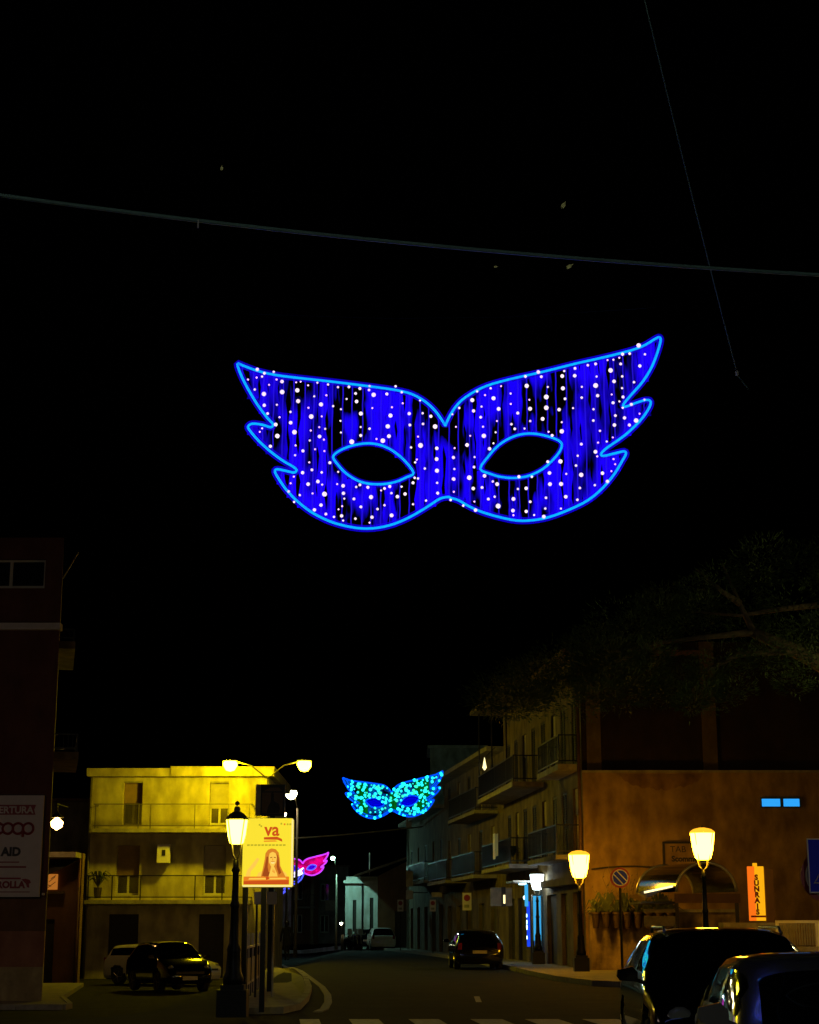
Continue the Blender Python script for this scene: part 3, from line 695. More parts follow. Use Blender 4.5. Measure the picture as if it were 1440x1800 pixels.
# far left side of the street
specs = [(482, 512, 142, 1502, 'greyplaster', 'dark grey house just past the lit advertising board'), (512, 560, 158, 1508, 'brown', 'dark house with a pale corner column behind the pink mask'),
         (560, 612, 165, 1524, 'greyplaster', 'lowest dark house at the far bend with one pale balcony'), (612, 745, 175, 1556, 'greyplaster', 'long dark house behind the white chapel front')]
for i, (a, c, D_, py, m_, lb) in enumerate(specs):
    x0_, x1_ = X(a - 6, D_), X(c, D_); b = Bld('far_house', lb, (x0_, D_, -.0))
    fs = b.frame((x0_, D_), (x1_, D_)); W = fs['w']; hz = Z(py, D_)
    hs = [(c_, z_, c_ + .8, z_ + 1.6) for c_ in [.5 + k * 1.7 for k in range(int((W - 1) / 1.7))] for z_ in (1.0, 3.9) if z_ + 1.8 < hz]
    b.wall(fs, hz, hs, M[m_])
    for o in hs: b.opening(fs, o, 'window')
    b.box('roof', M['rooftile'], fs, -.2, -.4, hz, W + .2, 7, hz + .15)
    if i == 1:
        b.put('column', MB().lathe([(.18, 0), (.16, hz - .3)], 10, (X(549, D_) - x0_, -.35, 0)), M['railglass'], fs, True)
        b.balcony(fs, .8, W - .3, 3.3, .9, 'bars')
    if i == 2: b.box('balcony_wall', M['railglass'], fs, X(572, D_) - x0_, -.5, Z(1601, D_), X(590, D_) - x0_, -.003, Z(1583, D_))
# faint taller block behind the terrace
b = Bld('back_block', 'faint tall block rising behind the terrace above the cyan mask', (1.5, 135, 0))
fs = b.frame((X(757, 135), 135), (X(860, 135), 135)); hz = Z(1315, 135)
hs = [(c_, z_, c_ + 1, z_ + 1.5) for c_ in (1, 3.2) for z_ in (8.2, 11.4)]
b.wall(fs, hz, hs, M['greyplaster'])
for o in hs: b.opening(fs, o, 'window')
b.box('roof', M['concrete'], fs, -.2, -.3, hz, fs['w'], 8, hz + .2)

# ------------------------------------------------------------------ things along the ochre wall
# blue lit window pair
for i, (a, c) in enumerate(((1340, 1371), (1378, 1405))):
    p = at((a + c) / 2, 1411, 59.93); s = 60 / F * 1.03; w_ = (c - a) * s / 2
    o = thing('wall_light', ['wider of the two glowing blue strip windows high in the ochre wall', 'narrower glowing blue strip window high in the ochre wall'][i], 'window', p, group='blue strip windows')
    MB().box(-w_, -.01, -.13, w_, .02, .13).build('glowing_pane', E['winblue'], o)
    MB().box(-w_ - .03, -.03, .132, w_ + .03, .05, .17).box(-w_ - .03, -.03, -.17, w_ + .03, .05, -.132).box(-w_ - .03, -.03, -.13, -w_ - .002, .05, .13).box(w_ + .002, -.03, -.13, w_ + .03, .05, .13).build('frame', M['iron'], o)
# small square framed notice board
p = at(1170, 1525, 59.8); s = 60 / F * 1.03
nb = thing('notice_board', 'dark framed board with faded writing on the ochre wall behind the lantern', 'notice board', p)
MB().box(0, 0, 0, 60 * s, .04, 39 * s).build('board', M['ochre'], nb)
MB().box(-.07, -.03, -.0, -.002, .1, 39 * s).box(-.07, -.03, 39 * s + .002, 60 * s, .1, 39 * s + .07).build('frame', M['darkwood'], nb)
text('TAB', .30, M['darkwood'], 'lettering', nb, (.18, -.006, 25 * s), .0); text('Scommesse', .26, M['darkwood'], 'lettering', nb, (.22, -.006, 10 * s), .012)
# garden wall in front of the ochre wall with a row of hanging pots
GW = 57.9
gw = thing('garden_wall', 'stained plaster wall under the row of plant pots', 'wall', (X(1036, GW), GW, .13))
hg = Z(1604, GW) - .13; wl = X(1300, GW) - X(1036, GW)
MB().box(0, 0, 0, wl, .25, hg).build('wall', M['mosswall'], gw)
MB().box(-.05, -.08, hg + .002, wl, .3, hg + .1).build('coping', M['concrete'], gw)
for i in range(8):
    px = 1048 + i * 18.8; p = at(px, 1632, GW - .28); r = .15
    t = thing('hanging_pot', 'dark tapered plant pot hung on the stained wall, %s of the row' % ['first', 'second', 'third', 'fourth', 'fifth', 'sixth', 'seventh', 'last'][i], 'plant pot', p, group='plant pots along the wall')
    MB().lathe([(r * .55, 0), (r * .6, .02), (r * 1.0, .44), (r * 1.12, .45), (r * 1.12, .52), (r * .9, .52), (r * .9, .46)], 14).build('pot', M['terracotta'], t)
    mb = MB()
    for k in range(46):
        a = random.uniform(0, 2 * math.pi); s_ = random.uniform(.1, .5); hh = random.uniform(.0, .55) * (1.2 if i in (1, 3, 6) else .8); dx, dy = math.cos(a) * s_, math.sin(a) * s_ * .4; ww = .03
        mb.add([(-ww, 0, .5), (ww, 0, .5), (dx * .6 + ww, dy * .6, .5 + hh), (dx * .6 - ww, dy * .6, .5 + hh), (dx * 1.1, dy, .45 + hh * random.uniform(.2, 1.3))], [(0, 1, 2, 3), (3, 2, 4)])
    mb.build('foliage', M['leafgreen'], t)
    MB().tube([(0, 0, .46), (0, .05, .7)], .012, 4).build('stem', M['bark'], t)
# climbing twigs above the pots
tw = thing('bare_creeper', 'bare twiggy creeper climbing the ochre wall around the no parking sign', 'creeper', at(1060, 1604, GW - .2))
mb = MB()
for k in range(26):
    x_ = random.uniform(-.2, 2.2); p = [(x_, 0, 0)]; h_ = random.uniform(.5, 1.5)
    for j in range(5): p.append((p[-1][0] + random.uniform(-.14, .14), random.uniform(-.05, .05), p[-1][2] + h_ / 5))
    mb.tube(p, [.014, .012, .01, .008, .006, .004], 4)
    for j in range(5):
        q_ = p[random.randint(1, 5)]; mb.add([(q_[0], q_[1], q_[2]), (q_[0] + .05, q_[1], q_[2] + .02), (q_[0] + .06, q_[1] - .02, q_[2] + .09)], [(0, 1, 2)])
mb.build('twigs', M['bark'], tw)
hl = thing('hose_pipe', 'thin dark pipe running along the ochre wall from the lantern to the no parking sign', 'pipe', at(1040, 1528, 59.7))
MB().tube([(0, 0, 0)] + [(k * .5, 0, .1 * math.sin(k * .6)) for k in range(1, 9)], .03, 6).build('pipe_run', M['darkwood'], hl)

# arched canopy
CA = 52.0
s = CA / F * 1.03
def arch(px): return (px - 1243) * s
ac = thing('arched_canopy', 'barrel shaped smoked canopy with a metal rim over the terrace behind the lantern', 'canopy', (X(1243, CA), CA, .13))
base = Z(1568, CA) - .13; rw = 50 * s; rh = Z(1516, CA) - Z(1568, CA)
prof = [(rw * math.cos(R(a)), base + rh * math.sin(R(a))) for a in range(0, 181, 12)]
n = len(prof)
MB().add([(x, 0, z) for x, z in prof] + [(x - .75, 3.2, z + .02) for x, z in prof], [(i, i + 1, n + i + 1, n + i) for i in range(n - 1)]).build('canopy_sheet', M['plexi'], ac, True)
MB().tube([(x, -.04, z) for x, z in prof], .045, 8).build('front_rim', M['steel'], ac, True)
MB().tube([(x - .75, 3.2, z + .02) for x, z in prof], .04, 8).build('rear_rim', M['steel'], ac, True)
MB().box(-rw - .05, -.06, base - .32, rw + .1, .04, base - .05).build('valance', M['brown'], ac)
for k, x in enumerate((-rw, rw)): MB().box(x - .05, -.05, 0, x + .05, .05, base - .322).build('post', M['darkwood'], ac)
MB().box(-rw - 1.1, -.3, base - .35, -rw - .1, 2.5, base - .28).add([(-rw - 1.1, -.3, base - .28), (-rw - .1, -.3, base + .18), (-rw - .1, 2.5, base + .3), (-rw - 1.1, 2.5, base - .1)], [(0, 1, 2, 3)]).build('side_awning', M['plexi'], ac)
MB().tube([(-rw - 1.0, -.35, base - .02), (-rw - .15, -.35, base + .16)], .035, 6).build('light_tube', E['warmwin'], ac)
MB().box(-rw - 1.0, -.2, base - 1.0, -rw - .1, -.15, base - .7).box(-rw - 1.0, -.2, base - .6, -rw - .1, -.15, base - .5).build('side_rails', M['ironlit'], ac)

# orange vertical sign
SS = 48.0; s = SS / F * 1.03
vs_ = thing('vertical_sign', 'glowing orange and yellow column sign with vertical dark lettering', 'lit sign', at(1333, 1622, SS))
hs_ = Z(1523, SS) - Z(1622, SS); w_ = 13 * s
def taper(x0, x1, y, mat, nm): MB().box(x0, -.02 + y, .05, x1, .14, hs_).build(nm, mat, vs_)
taper(-w_, -w_ * .2, 0, E['signor'], 'orange_face'); taper(-w_ * .2 + .003, w_, 0, E['signye'], 'yellow_face')
MB().box(-w_ * .3, 0, hs_ + .002, w_ * .2, .1, hs_ + .09).build('top_cap', E['signye'], vs_)
for i, ch in enumerate('SUNRAIS'): text(ch, .19, M['signred'], 'letter', vs_, (0, -.026, hs_ - .36 - i * .155), .012, 1.0, 'CENTER')
MB().box(-w_ * .9, -.03, .14, w_, -.022, .19).build('base_band', M['signred'], vs_)
MB().box(-1.0, -.3, -.22, 1.0, .5, 0).build('pedestal', M['concrete'], vs_)
MB().box(w_ + .02, 0, 0, w_ + .26, .4, hs_ - .05).build('side_post', M['brown'], vs_)
mb = MB().box(-.9, -.2, Z(1640, SS) * 0 - (Z(1622, SS) - .13), .9, .4, -.22 - .003); mb.build('plinth', M['concrete'], vs_)

# white framed gate
FG = 46.0; s = FG / F * 1.03
gt = thing('metal_gate', 'white framed barred gate on the low wall beside the blue crossing sign', 'gate', at(1366, 1662, FG))
wg = 72 * s; hg_ = Z(1618, FG) - Z(1662, FG)
MB().box(0, 0, hg_ - .07, wg, .06, hg_).box(0, 0, 0, .08, .06, hg_ - .072).box(wg - .1, 0, -.1, wg, .06, hg_ - .072).build('gate_frame', M['signwhite'], gt)
bar = MB().box(-.02, 0, 0, .02, .03, hg_ - .08).mesh('bar', M['concrete'])
for i in range(14): link('bar', bar, gt, (.14 + i * (wg - .26) / 13, .015, 0))
lw = thing('low_wall', 'low pale rendered wall under the white framed gate', 'wall', (X(1360, FG), FG - .1, .0))
MB().box(-1.5, 0, 0, 8, .3, Z(1664, FG)).build('wall', M['concrete'], lw)

# ------------------------------------------------------------------ signs
def round_sign(name, label, cat, p, r, ring_m, face_m, slash=None, pole=None, border=None):
    t = thing(name, label, cat, p)
    MB().lathe([(.001, -.02), (r, -.02), (r, .0), (.001, .0)], 28, axis='y').build('plate', ring_m, t)
    MB().lathe([(.001, -.027), (r * .78, -.027), (r * .78, -.022), (.001, -.022)], 28, axis='y').build('face', face_m, t)
    rg = MB().tube([(r * .76 * math.cos(2 * math.pi * k / 28), -.03, r * .76 * math.sin(2 * math.pi * k / 28)) for k in range(28)], .012 if not border else border, 4, closed=True); rg.build('ring', M['signwhite'], t)
    if slash:
        for off in (-.045, .045):
            MB().tube([(-r * .5 + off, -.034, r * .52 + off), (r * .5 + off, -.034, -r * .52 + off)], .014, 4).build('slash', M['signwhite'], t)
    if pole: MB().tube([(0, .03, pole), (0, .03, r)], .035, 8).build('pole', M['iron'], t)
    return t
PS = 46.5
p = at(1090, 1543, PS); round_sign('no_parking_sign', 'round blue no parking sign with a red border on a thin dark pole', 'road sign', p, 26 * PS / F / 1.55 * 1.03, M['signred'], M['signblue'], True, -(p.z - .13))
# blue crossing sign and red-ringed sign at the edge
CS = 30.0; s = CS / F * 1.03
p = at(1474, 1570, CS)
cs = thing('crossing_sign', 'square blue pedestrian crossing sign with a white triangle', 'road sign', p)
w_ = 48 * s; h_ = Z(1473, CS) - Z(1569, CS)
MB().box(-w_, 0, 0, w_, .03, h_).build('plate', M['signblue'], cs)
MB().box(-w_, -.006, h_ - .02, w_, -.001, h_).box(-w_, -.006, 0, w_, -.001, .02).box(-w_, -.006, .021, -w_ + .02, -.001, h_ - .021).box(w_ - .02, -.006, .021, w_, -.001, h_ - .021).build('border', M['signwhite'], cs)
MB().tube([(-.40, -.01, .17), (.40, -.01, .17), (0, -.01, .80)], .022, 4, closed=True).build('triangle', M['signwhite'], cs)
q = MB().tube([(0, -.014, .50), (.02, -.014, .36)], .03, 5).tube([(.02, -.014, .36), (-.09, -.014, .21)], .018, 5).tube([(.02, -.014, .36), (.1, -.014, .21)], .018, 5).tube([(-.1, -.014, .4), (0, -.014, .47), (.1, -.014, .4)], .015, 5).lathe([(.001, -.02), (.035, -.02), (.035, -.01), (.001, -.01)], 10, (0, 0, .58), 'y')
q.build('walking_figure', M['signwhite'], cs)
MB().tube([(0, .06, -p.z + .0), (0, .06, h_)], .04, 8).build('pole', M['steel'], cs)
p2 = at(1452, 1540, CS + .14)
round_sign('round_sign', 'red ringed round sign half hidden behind the blue crossing sign', 'road sign', p2, 43 * s, M['signred'], M['signblue'], border=.025)
MB().tube([(0, .03, -p2.z), (0, .03, 0)], .03, 8).build('pole', M['steel'], bpy.data.objects['round_sign'])
# no-stopping plates down the street
for px, py, D_, lb in ((821, 1585, 79, 'white plate with a red no parking disc on the wall above the dark hatchback'), (704, 1592, 108, 'smallest white plate with a red disc by the dark doorway'), (761, 1592, 97, 'dim plate with a red disc under the thin pale sign strip')):
    p = at(px, py, D_); s = D_ / F * 1.03; t = thing('parking_plate', lb, 'road sign', p, group='no parking plates on the street')
    hw = 7.5 * s if px == 821 else 5 * s; hh = hw * 1.9
    MB().box(-hw, 0, -hh, hw, .03, hh).build('plate', M['signpink'], t)
    MB().lathe([(.001, -.008), (hw * .72, -.008), (hw * .72, -.002), (.001, -.002)], 14, (0, 0, hh * .42), 'y').build('disc', M['signred'], t)
    MB().box(-hw * .6, -.006, -hh * .7, hw * .5, -.002, -hh * .35).build('print', M['greyplaster'], t)
    MB().tube([(0, .05, -p.z + .1), (0, .05, hh)], .03, 6).build('pole', M['iron'], t)

# ------------------------------------------------------------------ lanterns
def lantern_post(label, loc, H, m_glow, gs=1.0, name='street_lantern', group='lantern posts', armm=None, capm=None):
    """H = height of the top of the glass; gs = size of the lantern"""
    t = thing(name, label, 'street lamp', loc, group=group)
    gh = .52 * gs; g0 = H - gh; ir = M['iron']
    MB().box(-.24, -.24, 0, .24, .24, .42).box(-.19, -.19, .421, .19, .19, .50).build('plinth', ir, t)
    MB().lathe([(.16, .5), (.17, .6), (.13, .7), (.11, 1.0), (.12, 1.05), (.08, 1.15), (.065, 1.7), (.085, 1.75), (.06, 1.82), (.05, g0 - .45), (.075, g0 - .42), (.05, g0 - .36), (.045, g0 - .25)], 12).build('post', ir, t, True)
    m = armm or M['ironlit']
    fr_ = MB()
    for k in range(4):
        a = math.pi / 4 + k * math.pi / 2; c_, s_ = math.cos(a), math.sin(a)
        fr_.tube([(0, 0, g0 - .26), (.10 * c_ * gs, .10 * s_ * gs, g0 - .16), (.14 * c_ * gs, .14 * s_ * gs, g0), (.245 * c_ * gs, .245 * s_ * gs, H)], .012, 5)
    fr_.build('lantern_frame', m, t)
    MB().lathe([(.11 * gs, g0 + .01), (.15 * gs, g0 + .04 * gs), (.195 * gs, g0 + .2 * gs), (.235 * gs, H - .01)], 12 if capm else 8).build('lantern_glass', m_glow, t)
    if capm:
        MB().lathe([(.25 * gs, H), (.235 * gs, H + .03 * gs), (.17 * gs, H + .075 * gs), (.06 * gs, H + .10 * gs)], 16).build('lantern_cap', capm, t, True)  # with a glowing capm this dome is the halo above the lamp
        MB().lathe([(.02, H + .10 * gs), (.02, H + .14 * gs)], 6).build('finial', ir, t)
    else:
        MB().lathe([(.26 * gs, H), (.24 * gs, H + .03), (.15 * gs, H + .13 * gs), (.07 * gs, H + .17 * gs), (.07 * gs, H + .25 * gs), (.03 * gs, H + .28 * gs)], 8).build('lantern_cap', M['ironlit'], t)
        MB().lathe([(.005, H + .29 * gs), (.045, H + .32 * gs), (.04, H + .36 * gs), (.005, H + .4 * gs)], 8).build('finial', ir, t)
    return t
dL = 28.6; p = gp(411, 1783)
tL = lantern_post('dark iron lantern post glowing yellow beside the lit advertising board', (X(413, dL), dL, .10), Z(1441, dL) - .1, E['lantern_y'], .78)
dR = 42.8; lantern_post('tallest looking bright lantern in front of the arched canopy', (X(1238, dR + .6, 1550), dR + .6, .13), Z(1462, dR) - .13, E['lantern_o'], 1.28, capm=E['halo_cap_o'])
dC = 56.3; lantern_post('orange glowing lantern post at the edge of the ochre wall', (X(1020, dC), dC, .13), Z(1503, dC) - .13, E['lantern_o'], 1.42, capm=E['halo_cap_o'])
dW = 67.5; tW = lantern_post('white glowing lantern beside the blue lit shop door', (X(945, dW), dW, .13), Z(1537, dW) - .13, E['lantern_w'], 1.15, capm=M['ironlit'])
# two lanterns added out of view to light the near street and the crossing sign
lantern_post('added unseen lantern post lighting the near street from behind the viewpoint', (-6.5, -5, 0), 3.6, E['lantern_y'], 1.0)
lantern_post('added unseen lantern post off to the side, lighting the crossing sign', (9.5, 23, 0), 3.7, E['added_lantern_side'], 1.0)

def street_lamp(label, px1, px2, py, D_, base, m, head=.17, foot=0, name='street_lamp', mid=None):
    a = at(px1, py, D_); c = at(px2, py, D_); mid = mid or (px1 + px2) / 2
    top = at(mid, py + 30, D_); t = thing(name, label, 'street lamp', (top.x, D_, foot), group='tall street lamps')
    L = lambda v: Vector((v.x - top.x, 0, v.z - foot))
    zt = top.z - foot
    MB().tube([(0, 0, 0), (0, 0, 1.0), (0, 0, zt)], [.11, .09, .055], 10).build('pole', M['ironlit'], t, True)
    for qi, q in enumerate((a, c) if px1 != px2 else (a,)):
        e = L(q); MB().tube([(0, 0, zt), (e.x * .45, 0, zt + (e.z - zt) * .8), (e.x * .92, 0, e.z + .03)], .035, 6).build('arm', M['ironlit'], t, True)
        MB().lathe([(.03, e.z + .14), (head, e.z + .07), (head * 1.1, e.z + .02), (head * .9, e.z + .018)], 12, (e.x, 0, 0)).build('lamp_head', M['ironlit'], t, True)
        MB().lathe([(.01, e.z - head * 1.3), (head * .55, e.z - head * 1.15), (head * .9, e.z - head * .6), (head * .97, e.z - head * .2), (head * .8, e.z + .015)], 12, (e.x, 0, 0)).build('lamp_bowl', E['sodium2'] if qi else m, t, True)  # bowl made large and round so its shape includes the lamp's halo
    return t
street_lamp('tall lamp post with two arms glowing yellow above the cream house roof', 405, 535, 1339, 72.7, 0, E['sodium'], .32, -.6)
def added_lamp(label, x, y, h, dx, m):
    t = thing('street_lamp', label, 'street lamp', (x, y, G(x, y)), group='tall street lamps')
    MB().tube([(0, 0, 0), (0, 0, 1.0), (0, 0, h)], [.11, .09, .055], 10).build('pole', M['ironlit'], t, True)
    MB().tube([(0, 0, h), (dx * .5, 0, h + .3), (dx, 0, h + .3)], .035, 6).build('arm', M['ironlit'], t, True)
    MB().lathe([(.03, h + .46), (.25, h + .38), (.26, h + .32), (.2, h + .318)], 12, (dx, 0, 0)).build('lamp_head', M['ironlit'], t, True)
    MB().lathe([(.01, h + .16), (.17, h + .2), (.23, h + .29), (.2, h + .315)], 12, (dx, 0, 0)).build('lamp_bowl', m, t, True)
added_lamp('added unseen street lamp lighting the dark red building front and its board', -17.5, 33, 8.0, 1.2, E['added_sidelamp'])  # added out of frame to light the red front and board
added_lamp('added unseen street lamp behind the viewpoint lighting the nearest cable', -3.5, -7, 8.5, 1.4, E['behind'])  # added behind the camera to light the cable and moths
added_lamp('added unseen street lamp off beside the umbrella pine, lighting its crown', 14.0, 35.5, 7.2, -1.2, E['added_treelamp'])  # added out of frame to brighten the pine crown
street_lamp('smaller white street lamp just beyond the dark upper board', 512, 512, 1391, 90, 0, E['sodium_far'], .32, 0, mid=523)
street_lamp('tiny far street lamp under the smaller white one', 500, 500, 1430, 112, 0, E['sodium_far'], .14, 0, mid=506)
street_lamp('white street lamp shining over the far bend', 585, 585, 1507, 120.5, 0, E['whitelamp'], .13, 0, mid=592)
street_lamp('small white lamp low beside the parked scooters', 600, 600, 1622.5, 118, 0, E['sodium_far'], .1, 0, mid=602)
wl = thing('wall_lantern', 'small orange lamp on a bracket above the low canopy shop', 'wall lamp', at(100, 1447, 66))
MB().lathe([(.02, -.26), (.20, -.14), (.24, .04), (.06, .2)], 12).build('lamp_glass', E['orange_s'], wl, True)
MB().lathe([(.27, .2), (.12, .34), (.02, .4)], 12).build('lamp_cap', M['iron'], wl); MB().tube([(0, 0, .4), (-.1, .4, .75), (-.2, 3.0, .8)], .025, 6).build('bracket', M['iron'], wl)
# terrace lamp high on the far end of the tall house
p = at(852, 1348, 77); tl = thing('balcony_lamp', 'bright drop shaped lamp on the top balcony of the tall house', 'lamp', p)
MB().lathe([(.01, -.16), (.10, -.04), (.07, .1), (.01, .42)], 10).build('lamp_glass', E['warmwin'], tl, True); MB().tube([(0, 0, .4), (.5, .2, .9)], .015, 5).build('flex', M['iron'], tl)

# ------------------------------------------------------------------ advertising boards on the near pavement
BD = 30.0; s = BD / F * 1.03
pb = at(470, 1560, BD)
ab = thing('advertising_lightbox', 'upright yellow lit advertising board showing a smiling woman with long hair', 'advertising board', (pb.x, BD, .1))
z0 = pb.z - .1; hb = Z(1438, BD) - pb.z; hw = 43 * s
rnd = [(-hw + .02, z0), (hw - .02, z0), (hw, z0 + .02), (hw, z0 + hb - .03), (hw - .03, z0 + hb), (-hw + .03, z0 + hb), (-hw, z0 + hb - .03), (-hw, z0 + .02)]
MB().prism(rnd, .012, .14).build('casing', M['iron'], ab)
MB().prism([(x * .99, z0 + (z - z0 - hb / 2) * .99 + hb / 2) for x, z in rnd], 0, .011).build('lit_panel', E['poster'], ab)
ox = lambda px: (px - 470) * s; oz = lambda py: Z(py, BD) - .1
PO = emit_flat('poster_orange', (.85, .22, .015)); PR = emit_flat('poster_red', (.62, .085, .01)); PY = emit_flat('poster_skin', (1, .60, .08)); PB = emit_flat('poster_brown', (.36, .07, .01)); PH = emit_flat('poster_hair', (.70, .22, .02)); PG = emit_flat('poster_olive', (.52, .42, .02))
PP = emit_flat('poster_pale', (1.0, .82, .30))
ly = [0]
def flat(pts, m, nm='poster_print'):
    ly[0] += 1; y = -.002 - .0012 * ly[0]
    return MB().prism([(ox(a), oz(c)) for a, c in pts], y, y + .001).build(nm, m, ab)
# frame strip of paper round the picture
flat([(428.5, 1559), (511.5, 1559), (511.5, 1556), (428.5, 1556)], PP)
flat([(509, 1555), (512, 1555), (512, 1440), (509, 1440)], PP)
flat([(430, 1541), (506, 1541), (506, 1555), (430, 1555)], PO); flat([(430, 1549), (506, 1547), (506, 1555), (430, 1555)], PR)
# far arm, shoulders, hair, face, chin hand
flat([(433, 1541), (436, 1530), (444, 1519), (452, 1508), (456, 1510), (450, 1522), (442, 1532), (441, 1541)], PY)
flat([(452, 1541), (455, 1534), (462, 1531), (478, 1527), (492, 1529), (500, 1534), (504, 1541)], PY)
flat([(459, 1541), (462, 1527), (465, 1510), (466, 1500), (470, 1494), (476, 1491.5), (483, 1493), (488, 1499), (490, 1510), (491, 1522), (496, 1533), (500, 1541)], PH)
flat([(461, 1540), (465, 1524), (468, 1506), (471, 1506), (470, 1524), (472, 1534), (479, 1536), (482, 1540)], PB)
flat([(471.5, 1507), (473, 1500), (478, 1497.5), (483, 1500), (485, 1507), (484, 1516), (480, 1524), (476, 1524), (472, 1516)], PY)
flat([(485, 1500), (488, 1508), (489, 1522), (493, 1534), (489, 1538), (485, 1524), (486, 1510)], PB)
flat([(474, 1507.2), (477.5, 1506.4), (477.5, 1507.8), (474, 1508.6)], PB); flat([(480, 1506.4), (483.5, 1507.2), (483.5, 1508.6), (480, 1507.8)], PB)
flat([(475, 1515), (478.5, 1516.5), (482, 1515), (480.5, 1518.2), (476.5, 1518.2)], PP); flat([(475, 1514.4), (482, 1514.4), (481.8, 1515.2), (475.2, 1515.2)], PR)
flat([(478.2, 1508), (479.2, 1512.5), (477.6, 1512.5)], PO)
flat([(464, 1541), (467, 1535), (473, 1533), (479, 1536), (481, 1541)], PB)
flat([(472, 1541), (476, 1524), (479, 1521), (482, 1526), (486, 1536), (487, 1541)], PY)
for k in range(3): flat([(478.2 + k * 1.6, 1533 + k), (479 + k * 1.6, 1526 + k), (479.4 + k * 1.6, 1533 + k)], PO)
flat([(440, 1543.5), (500, 1543), (502, 1546), (438, 1546.5)], PY)
flat([(467, 1542), (471, 1541), (474, 1545), (468, 1547)], PR)
ly[0] += 1
text('va', .31, PR, 'logo_letters', ab, (ox(464), -.05, oz(1469)), .007, .95)
flat([(463, 1472), (485, 1471), (493, 1475), (494, 1480), (486, 1476.5), (463, 1476)], PR, 'logo_swoosh')
flat([(463, 1478), (482, 1477.5), (486, 1479.5), (463, 1480)], PO, 'logo_swoosh')
for k in range(11): flat([(435 + k * 6, 1484.5), (439.5 + k * 6, 1484.3), (439.5 + k * 6, 1487.2), (435 + k * 6, 1487.4)], PG, 'small_print')
for k, (a, c) in enumerate(((490.5, 1447), (496, 1448), (501, 1448), (505.5, 1448), (454, 1449), (457, 1451.5))): flat([(a, c), (a + 2.6, c - .5), (a + 3, c + 2.8), (a, c + 3)], PG if k != 1 else PO, 'small_print')
for px in (433, 464): MB().box(ox(px) - .045, .03, 0, ox(px) + .045, .12, z0 - .003).build('leg', M['iron'], ab)
# dark board above it, further off
BD2 = 41.0; s = BD2 / F * 1.03; p = at(479, 1434, BD2)
db = thing('dark_billboard', 'dark unlit poster board with a shadowy hooded figure above the yellow lit one', 'advertising board', (p.x, BD2, G(p.x, BD2)))
z0 = p.z - G(p.x, BD2); hb = Z(1379, BD2) - p.z; hw = 20.5 * s
MB().box(-hw, 0, z0, hw, .12, z0 + hb).build('casing', M['signdark'], db)
pm = pmat('poster_brown_dull', (.14, .075, .03), .5); pk = pmat('poster_black_dull', (.02, .014, .012), .5)
MB().box(-hw * .88, -.006, z0 + .05, hw * .82, -.001, z0 + hb * .74).build('poster_sheet', pm, db)
MB().prism([(-hw * .5, z0 + .06), (-hw * .35, z0 + .22), (-hw * .15, z0 + .33), (-hw * .14, z0 + .52), (0, z0 + .57), (hw * .1, z0 + .5), (hw * .12, z0 + .34), (hw * .5, z0 + .28), (hw * .62, z0 + .18), (hw * .5, z0 + .06)], -.012, -.007).build('hooded_figure', pk, db)
MB().prism([(-hw * .8, z0 + hb * .78), (-hw * .2, z0 + hb * .9), (hw * .5, z0 + hb * .9), (hw * .8, z0 + hb * .78)], -.006, -.001).build('title_band', pm, db)
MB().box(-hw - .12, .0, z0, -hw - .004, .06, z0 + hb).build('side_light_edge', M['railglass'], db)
MB().box(-.06, .02, 0, .06, .1, z0 - .003).build('leg', M['iron'], db)
# two small pale plates under the board on a thin pole
SP = 37.0
for i, (a, c) in enumerate(((447, 461), (470, 486))):
    s = SP / F * 1.03; p = at((a + c) / 2, 1590, SP)
    t = thing('back_of_sign', ['pale back of a small road sign under the lit board, by the dark leg', 'pale back of a small road sign on the thin pale pole'][i], 'road sign', (p.x, SP, G(p.x, SP) + .05), group='backs of two road signs')
    z_ = p.z - t.location.z; w_ = (c - a) * s / 2; MB().prism([(-w_, z_ + .02), (-w_ + .02, z_), (w_ - .02, z_), (w_, z_ + .02), (w_, z_ + .26), (-w_, z_ + .26)], 0, .02).build('plate', M['signpink'], t)
    MB().tube([(w_ * .35 * (1 if i else -1), .05, 0), (w_ * .35 * (1 if i else -1), .05, z_ + .25)], .024, 6).build('pole', M['steel'] if i else M['iron'], t)

# guardrail with pale panels on the near pavement
ga = gp(431, 1766); gb = gp(463, 1737); A = Vector((*ga, 0)); B_ = Vector((*gb, 0)); dv = B_ - A; Lg = dv.length
gr = thing('guardrail', 'pedestrian guardrail with pale panels and pickets along the near pavement', 'railing', (A.x, A.y, .1), math.atan2(dv.y, dv.x))
mb = MB()
for z_ in (.98, .26): mb.box(0, -.02, z_, Lg, .02, z_ + .045)
mb.build('rail', M['signpink'], gr)
npan = 5
for i in range(npan):
    a = Lg * i / npan; c = Lg * (i + 1) / npan
    MB().box(a + .08, -.012, .306, c - .08, .012, .78).build('panel', M['railglass'], gr)
    MB().box(a - .025, -.03, 0, a + .025, .03, .975).build('post', M['iron'], gr)
    MB().box((a + c) / 2 - .02, -.028, .785, (a + c) / 2 + .02, .028, 1.28).build('picket', M['signpink'], gr)
for i in range(20): MB().box(Lg * (i + .5) / 20 - .025, -.018, .02, Lg * (i + .5) / 20 + .025, .018, .255).build('picket', M['signpink'] if i % 2 else M['iron'], gr)

